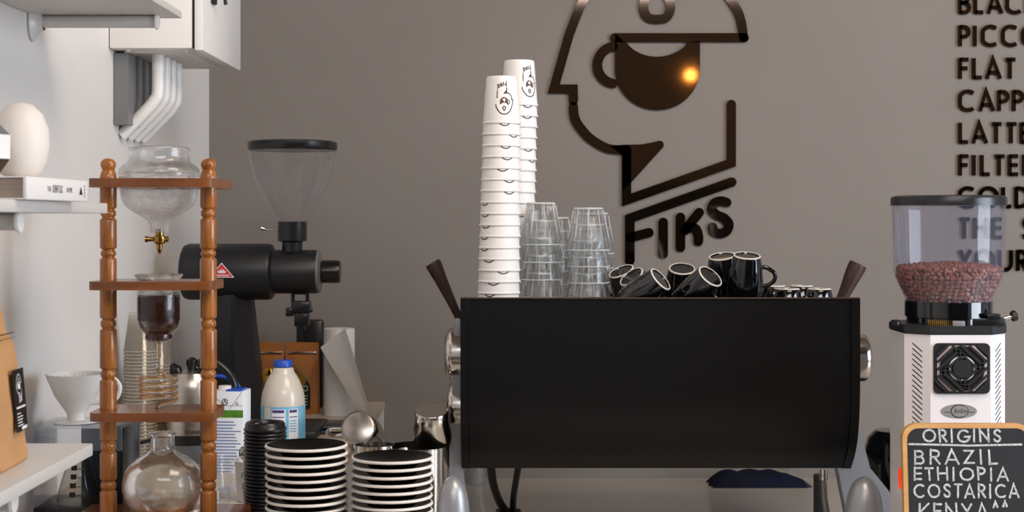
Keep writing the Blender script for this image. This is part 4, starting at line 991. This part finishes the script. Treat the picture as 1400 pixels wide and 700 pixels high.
spec = [((1021.5, 349, 2.93), (.04, -.24, .97), 0, 'upright inverted black mug with handle at right, tallest beside the low cups'),
        ((987, 350, 2.99), (-.14, -.24, .96), 150, 'inverted black mug behind and left of the tallest mug'),
        ((997, 348, 3.08), (-.05, -.12, .99), 60, 'inverted black mug farthest back in the pile, only its foot ring showing'),
        ((971.5, 377.5, 2.91), (.50, -.50, .70), 185, 'tilted black mug with its round base facing right in mid-pile'),
        ((932.5, 367, 3.0), (0, -.40, .92), 120, 'inverted black mug leaning forward in the middle of the pile'),
        ((903.5, 381.5, 2.91), (.68, -.36, .64), 200, 'black mug lying over with base to the right, left of the pile\'s middle'),
        ((849, 370.5, 3.02), (-.38, -.30, .87), 100, 'leftmost tilted black mug beside the glass tumblers'),
        ((863, 378, 2.96), (-.55, -.35, .75), 90, 'second black mug from the glass tumblers, half hidden by the next mug')]
for k, (p, n, spin, lab) in enumerate(spec):
    q = Vector(n).normalized().to_track_quat('Z', 'X') @ Quaternion((0, 0, 1), R(spin))
    if k == 0:
        q = Quaternion((1, 0, 0), R(14)) @ Quaternion((0, 1, 0), R(2)) @ Quaternion((0, 0, 1), R(-8))
        mg.location = P(*p); mg.rotation_mode = 'QUATERNION'; mg.rotation_quaternion = q; mg['label'] = lab; mg['group'] = 'black mugs piled on the machine'
    else: dup(mg, P(*p), lab, rot=q)
ec = mug(.052, .0225, .031, 'espresso_cup', 'cup')
names = ['first', 'second', 'third', 'fourth']
for k, (px, y, d) in enumerate(((1058, 390.5, 3.1), (1077, 394.5, 3.0), (1096, 390.5, 3.1), (1120, 394.5, 3.0))):
    q = Quaternion((1, 0, 0), R(0)) @ Quaternion((0, 0, 1), R(70 + k * 50)); lab = '%s low inverted black espresso cup to the right of the mugs' % names[k]
    loc = Vector((P(px, 0, d).x, d, ZE - (y - HY) / F * d))
    if k == 0: ec.location = loc; ec.rotation_mode = 'QUATERNION'; ec.rotation_quaternion = q; ec['label'] = lab; ec['group'] = 'low inverted espresso cups'
    else: dup(ec, loc, lab, rot=q)

# ------------------------------------------------------------------ white grinder with bean hopper
da = 2.60
ga = thing('espresso_grinder', (P(1313.5, 0, da).x, da + .085, ZC), 'white espresso grinder with clear bean hopper and square fan grille', 'coffee grinder')
a0 = ga.location.copy(); yF = -.085
def octa(ex, z0, z1, bm=None):
    bm = bm or bmesh.new(); w = .0885 + ex; c = .036; f_, b_ = yF - ex, .085 + ex
    pts = [(-w + c, f_), (w - c, f_), (w, f_ + c), (w, b_ - c), (w - c, b_), (-w + c, b_), (-w, b_ - c), (-w, f_ + c)]
    add_prism(bm, pts, lambda u, v, w_: Vector((u, v, w_)), z0, z1); return bm
zt0 = ZE - (458 - HY) / F * da - a0.z; zt1 = ZE - (446 - HY) / F * da - a0.z
link('body', octa(0, .02, zt0), mat('white_enamel', 'd9d6d8', .3, coat=.3, var=.01), ga)
link('base', octa(.002, 0.0005, .02), M['blackp'], ga)
bm = octa(.002, zt0, zt1); bmesh.ops.bevel(bm, geom=[e_ for e_ in bm.edges if len(e_.link_faces) == 2 and e_.calc_face_angle(0) > 1.2], offset=.002, segments=2, affect='EDGES'); link('top_plate', bm, M['blackm'], ga, True)
FX = lambda px: (px - HX) / F * da - a0.x; FZ = lambda y: ZE - (y - HY) / F * da - a0.z
ff = lambda u, v, w: Vector((FX(u), yF - w, FZ(v)))
# vents on the two slanting faces
for sgn in (-1, 1):
    bm = bmesh.new(); c45 = .70710678
    cx_, cy_ = sgn * (.0885 - .018), yF + .018
    fv = lambda u, v, w: Vector((cx_ + u * c45 + sgn * w * c45, cy_ + sgn * u * c45 - w * c45, v))
    for k in range(38):
        z_ = FZ(476) - k * .0092
        if z_ < .05: break
        add_stroke(bm, [(-.009, z_ + .0065 * (-sgn)), (.009, z_ - .0065 * (-sgn))] , .0019, fv, .0003)
    link('vent_slots', bm, M['dark'], ga)['kind'] = 'stuff'
# fan grille
cx_, cy_, hw_ = 1314.2, 503.5, 38.5
bm = bmesh.new(); rc = 7
rp = [(cx_ + sx * (hw_ - rc) + rc * math.cos(R(a_)), cy_ + sy * (34.5 - rc) + rc * math.sin(R(a_))) for sx, sy, s_ in ((1, 1, 0), (-1, 1, 90), (-1, -1, 180), (1, -1, 270)) for a_ in range(s_, s_ + 91, 18)]
add_prism(bm, rp, ff, 0, .004); fr = link('fan_frame', bm, M['blackm'], ga)
oc = [(cx_ + 34 * x, cy_ + 31 * y) for x, y in ((-.5, -1), (.5, -1), (1, -.45), (1, .45), (.5, 1), (-.5, 1), (-1, .45), (-1, -.45))]
bm = bmesh.new(); add_prism(bm, oc, ff, .004, .0045); link('fan_opening', bm, mat('fan_white', 'b9a8a4', .5, var=.05), fr)
bm = bmesh.new(); add_prism(bm, [(cx_ + 31 * math.cos(R(a_)), cy_ + 31 * math.sin(R(a_))) for a_ in range(0, 360, 12)], ff, .0045, .005); link('fan_blades', bm, M['dark'], fr)
bm = bmesh.new(); add_stroke(bm, arc(cx_, cy_, 17, 16, 0, 348, 29), 2.4, ff, .0056, closed=True, t0=.005); link('fan_ring', bm, M['lwhite'], fr)
bm = bmesh.new()
for k in range(4):
    ca, sa = math.cos(R(90 * k)), math.sin(R(90 * k))
    for off in (.40, .62, .84, 1.06):
        pts = []
        for s_ in (-.42 if off < .5 else -.42, 2):
            pass
        # walk along the bar until it leaves the frame
        def pos(s_): x, y = (off + s_) * .7071, (off - s_) * .7071; return (x, y)
        s1 = .0
        while max(abs(pos(s1)[0]), abs(pos(s1)[1])) < .9 and s1 < 2: s1 += .02
        sA = -.45
        if max(abs(pos(sA)[0]), abs(pos(sA)[1])) > .9: sA = -.3
        for s_ in (sA, s1): x, y = pos(s_); pts.append((cx_ + 37 * (x * ca - y * sa), cy_ + 33.5 * (x * sa + y * ca)))
        add_stroke(bm, pts, 3.2, ff, .0085, t0=.0058)
link('grille_slats', bm, M['blackm'], fr)['kind'] = 'stuff'
bm = bmesh.new(); add_prism(bm, [(cx_ + 13 * math.cos(R(a_)), cy_ + 12.5 * math.sin(R(a_))) for a_ in range(0, 360, 15)], ff, .005, .0095); link('fan_hub', bm, M['greyp'], fr).data.materials[0] = M['blackm']
# badge
bm = bmesh.new(); add_prism(bm, [(1311 + 24.5 * math.cos(R(a_)), 562 + 9.6 * math.sin(R(a_))) for a_ in range(0, 360, 10)], ff, 0, .0012); bd = link('badge', bm, M['alu'], ga)
txt('lettering', 'Anfim', S(9.3, da), M['ink'], ga, T(FX(1313.5), yF - .0014, FZ(565)) @ RX(90) @ Matrix.Diagonal((.88, 1, 1, 1)), cx='CENTER')
bm = bmesh.new(); add_stroke(bm, arc(1311.5, 562, 11.5, 8.6, 60, 300, 16), 1.3, ff, .0015, t0=.0012); add_stroke(bm, arc(1311.5, 562, 12.5, 8.2, -60, 60, 10), .6, ff, .0015, t0=.0012); add_stroke(bm, [(1291, 563.5), (1298, 563.5)], .8, ff, .0015, t0=.0012); add_stroke(bm, [(1325, 563.5), (1331, 563.5)], .8, ff, .0015, t0=.0012); link('badge_ring', bm, M['ink'], ga)
# switch
box('switch', (-.0925, yF + .045, FZ(676)), (-.0885, yF + .062, FZ(648)), M['redlit'], ga, .001)
# hopper
dh = 2.685; hx = P(1296.5, 0, dh).x - a0.x; hT = T(hx, 0, 0); HZ = lambda y: ZE - (y - HY) / F * dh - a0.z; hs_ = lambda p: S(p, dh)
lathe('hopper', [(hs_(r_), HZ(y)) for r_, y in ((75, 280), (74.5, 300), (73.5, 340), (72.5, 372), (71, 378), (58, 407), (57.5, 412))], M['hopper'], ga, 64, hT)
lathe('hopper_lid', [(0, HZ(267)), (hs_(71), HZ(267.5)), (hs_(76), HZ(269.5)), (hs_(77), HZ(272)), (hs_(77), HZ(281)), (hs_(74), HZ(281)), (0, HZ(280))], M['blackp'], ga, 64, hT)
lathe('hopper_collar', [(0, HZ(411)), (hs_(58.5), HZ(411)), (hs_(58.5), HZ(432)), (hs_(56), HZ(433)), (hs_(56), HZ(447.5)), (0, HZ(447.5))], M['blackg'], ga, 56, hT)
bm = bmesh.new()
for k in range(15):
    a_ = R(-132 + k * 2.6); r_ = hs_(57.2); add_box(bm, (-.0009, -.002, HZ(442)), (.0009, .002, HZ(434.5)), M=hT @ T(r_ * math.cos(a_), r_ * math.sin(a_), 0) @ RZ(math.degrees(a_) + 90))
link('brass_teeth', bm, M['brass'], ga)['kind'] = 'stuff'
bm = bmesh.new(); add_box(bm, (FX(1330), -.07, FZ(447)), (FX(1380), -.03, FZ(436)), .002); add_box(bm, (FX(1352), -.075, FZ(436)), (FX(1372), -.05, FZ(430)), .002); link('adjuster_block', bm, M['blackp'], ga, True)
tube('adjuster_screw', [(FX(1378), -.055, FZ(438)), (FX(1393), -.055, FZ(434))], .003, M['steel'], ga)
lathe('adjuster_knob', [(0, 0), (.009, 0), (.010, .002), (.010, .007), (.008, .009), (0, .009)], M['blackp'], ga, 8, T(FX(1391), -.055, FZ(434.5)) @ RY(75))
lathe('small_knob', [(0, 0), (.009, 0), (.009, .006), (.006, .009), (0, .009)], M['blackp'], ga, 20, T(FX(1231), -.05, FZ(446)))
box('front_catch', (FX(1303), -.084, FZ(447)), (FX(1320), -.078, FZ(439)), M['greyp'], ga, .001)
# beans
bm = bmesh.new(); base = bmesh.new(); bmesh.ops.create_icosphere(base, subdivisions=1, radius=1)
bv = [v.co.copy() for v in base.verts]; bf = [[v.index for v in f.verts] for f in base.faces]; base.free()
def bean(p, q):
    vs = []
    for v in bv:
        c = Vector((v.x * .0060, v.y * .0046, v.z * .0036))
        vs.append(bm.verts.new(p + q @ c))
    for f in bf: bm.faces.new([vs[i] for i in f])
random.seed(3)
def rq(): return Quaternion((random.gauss(0, 1), random.gauss(0, 1), random.gauss(0, 1), random.gauss(0, 1))).normalized()
def rad_at(z):      # inner radius of hopper at local z
    zA, zB = HZ(378), HZ(408)
    return hs_(71) - .0035 if z > zA else hs_(57) + (hs_(71) - hs_(57)) * (z - zB) / (zA - zB) - .004
ztop_b = HZ(368)
def top_z(r_): return ztop_b + .008 * (1 - (r_ / hs_(70)) ** 2) 
z_ = HZ(409); row = 0
while z_ < ztop_b + .002:
    rr_ = rad_at(z_); n_ = int(2 * math.pi * rr_ / .0098)
    for k in range(n_):
        a_ = 2 * math.pi * (k + (row % 2) * .5 + random.uniform(-.18, .18)) / n_
        out = Quaternion((0, 0, 1), a_) @ Quaternion((0, 1, 0), R(90)) @ Quaternion((0, 0, 1), random.uniform(0, 3.14)) @ Quaternion((1, 0, 0), random.gauss(0, .45)) @ Quaternion((0, 1, 0), random.gauss(0, .45))
        r_ = rr_ - random.uniform(.0008, .003); bean(Vector((r_ * math.cos(a_), r_ * math.sin(a_), z_ + random.uniform(-.0015, .0015))), out)
    z_ += .0068; row += 1
for k in range(520):
    r_ = hs_(70) * math.sqrt(random.random()) * .96; a_ = random.uniform(0, 2 * math.pi); bean(Vector((r_ * math.cos(a_), r_ * math.sin(a_), top_z(r_) + random.uniform(-.003, .003))), rq())
core = add_lathe(bmesh.new(), [(0, HZ(410)), (hs_(53), HZ(410)), (hs_(65), HZ(379)), (hs_(66), ztop_b - .003), (0, ztop_b + .003)], 32)
o = link('coffee_beans', bm, M['bean'], None, True); o.location = a0 + Vector((hx, 0, 0)); link('bean_gap_shade', core, M['coffee'], o); tag(o, 'heap of roasted brown coffee beans inside the white grinder\'s hopper', 'coffee beans', kind='stuff')  # dark inner core paints the shade between the beans

# ------------------------------------------------------------------ dark knock bin beside the grinder
kb = thing('knock_box', (P(1226, 0, 3.15).x, 3.15, ZC), 'round black bin half hidden behind the white grinder', 'bin')
KZ = lambda y: ZE - (y - HY) / F * 3.15 - ZC
lathe('bin_shell', [(0, .001), (.068, .001), (.07, .01), (.071, KZ(650)), (.069, KZ(620)), (.060, KZ(598)), (.045, KZ(588)), (0, KZ(586))], M['blackg'], kb, 40)
lathe('inner_disc', [(0, 0), (.05, 0), (.052, .004), (0, .006)], M['blackm'], kb, 36, T(.02, -.066, KZ(650)) @ RX(90))

# ------------------------------------------------------------------ chalkboard
dbd = 2.44
cbd = thing('chalkboard', (P(1330, 0, dbd).x, dbd, ZC), 'wood-framed chalkboard listing coffee origins in front of the white grinder', 'chalkboard', rz=0)
c0 = cbd.location.copy(); tilt = .10
def cf(u, v, w):
    p = P(u, v, dbd); z_ = p.z - c0.z; return Vector((p.x - c0.x, (z_) * tilt - .0 - w, z_))
def rrect(x0, x1, y0, y1, rc):
    return [(x + rc * math.cos(R(a_)), y + rc * math.sin(R(a_))) for x, y, s_ in ((x1 - rc, y1 - rc, 0), (x0 + rc, y1 - rc, 90), (x0 + rc, y0 + rc, 180), (x1 - rc, y0 + rc, 270)) for a_ in range(s_, s_ + 91, 15)]
bm = bmesh.new(); add_prism(bm, rrect(1240, 1420, 583, 868, 20), cf, -.010, .004); fr = link('frame', bm, M['pine'], cbd, False)
bm = bmesh.new(); add_prism(bm, rrect(1246.5, 1413.5, 589, 860, 16), cf, .0038, .0045); link('slate', bm, M['chalkboard'], cbd)
lines = [('ORIGINS', 1268, 1377, 590.5, 607.5), ('BRAZIL', 1255, 1371, 618.5, 637.5), ('ETHIOPIA', 1254, 1385, 642.5, 659.5), ('COSTARICA', 1254, 1399, 665, 683), ('KENYA^^', 1259, 1384, 691, 712)]
random.seed(11)
for s, x0, x1, y0, y1 in lines:
    tot = sum(G[c_][0] + .24 for c_ in s) - .24; bm = bmesh.new(); x = x0; kx = (x1 - x0) / tot
    for c_ in s:
        adv, st = G[c_]; jy = random.uniform(-.8, .8); sl = random.uniform(-.06, .06)
        for pl_ in st:
            for rep in range(2):
                pts = [(x + p[0] * kx + sl * kx * p[1] + random.uniform(-.35, .35), y1 + jy - p[1] * (y1 - y0) + random.uniform(-.35, .35)) for p in pl_]
                add_stroke(bm, pts, 2.5, cf, .0047 + rep * .0001, t0=.0047)
        x += (adv + .24) * kx
    link('chalk_line', bm, M['chalk'], cbd)
bm = bmesh.new(); add_stroke(bm, [(1249, 610.5), (1300, 611.5), (1330, 612.5), (1404, 611)], 2.6, cf, .0047); link('chalk_underline', bm, M['chalk'], cbd)
tag(fr, 'light pine frame')
# pendant lamp that gives the warm highlight
pd = thing('pendant_lamp', (0.885, .45, ZE + .72), 'small bare warm pendant bulb hanging above the viewer side of the counter', 'lamp')
tube('cord', [(0, 0, .07), (0, 0, 3.395 - (ZE + .72))], .003, M['hose'], pd, 8)
lathe('socket', [(0, .045), (.014, .045), (.014, .075), (0, .08)], M['brass'], pd, 20)
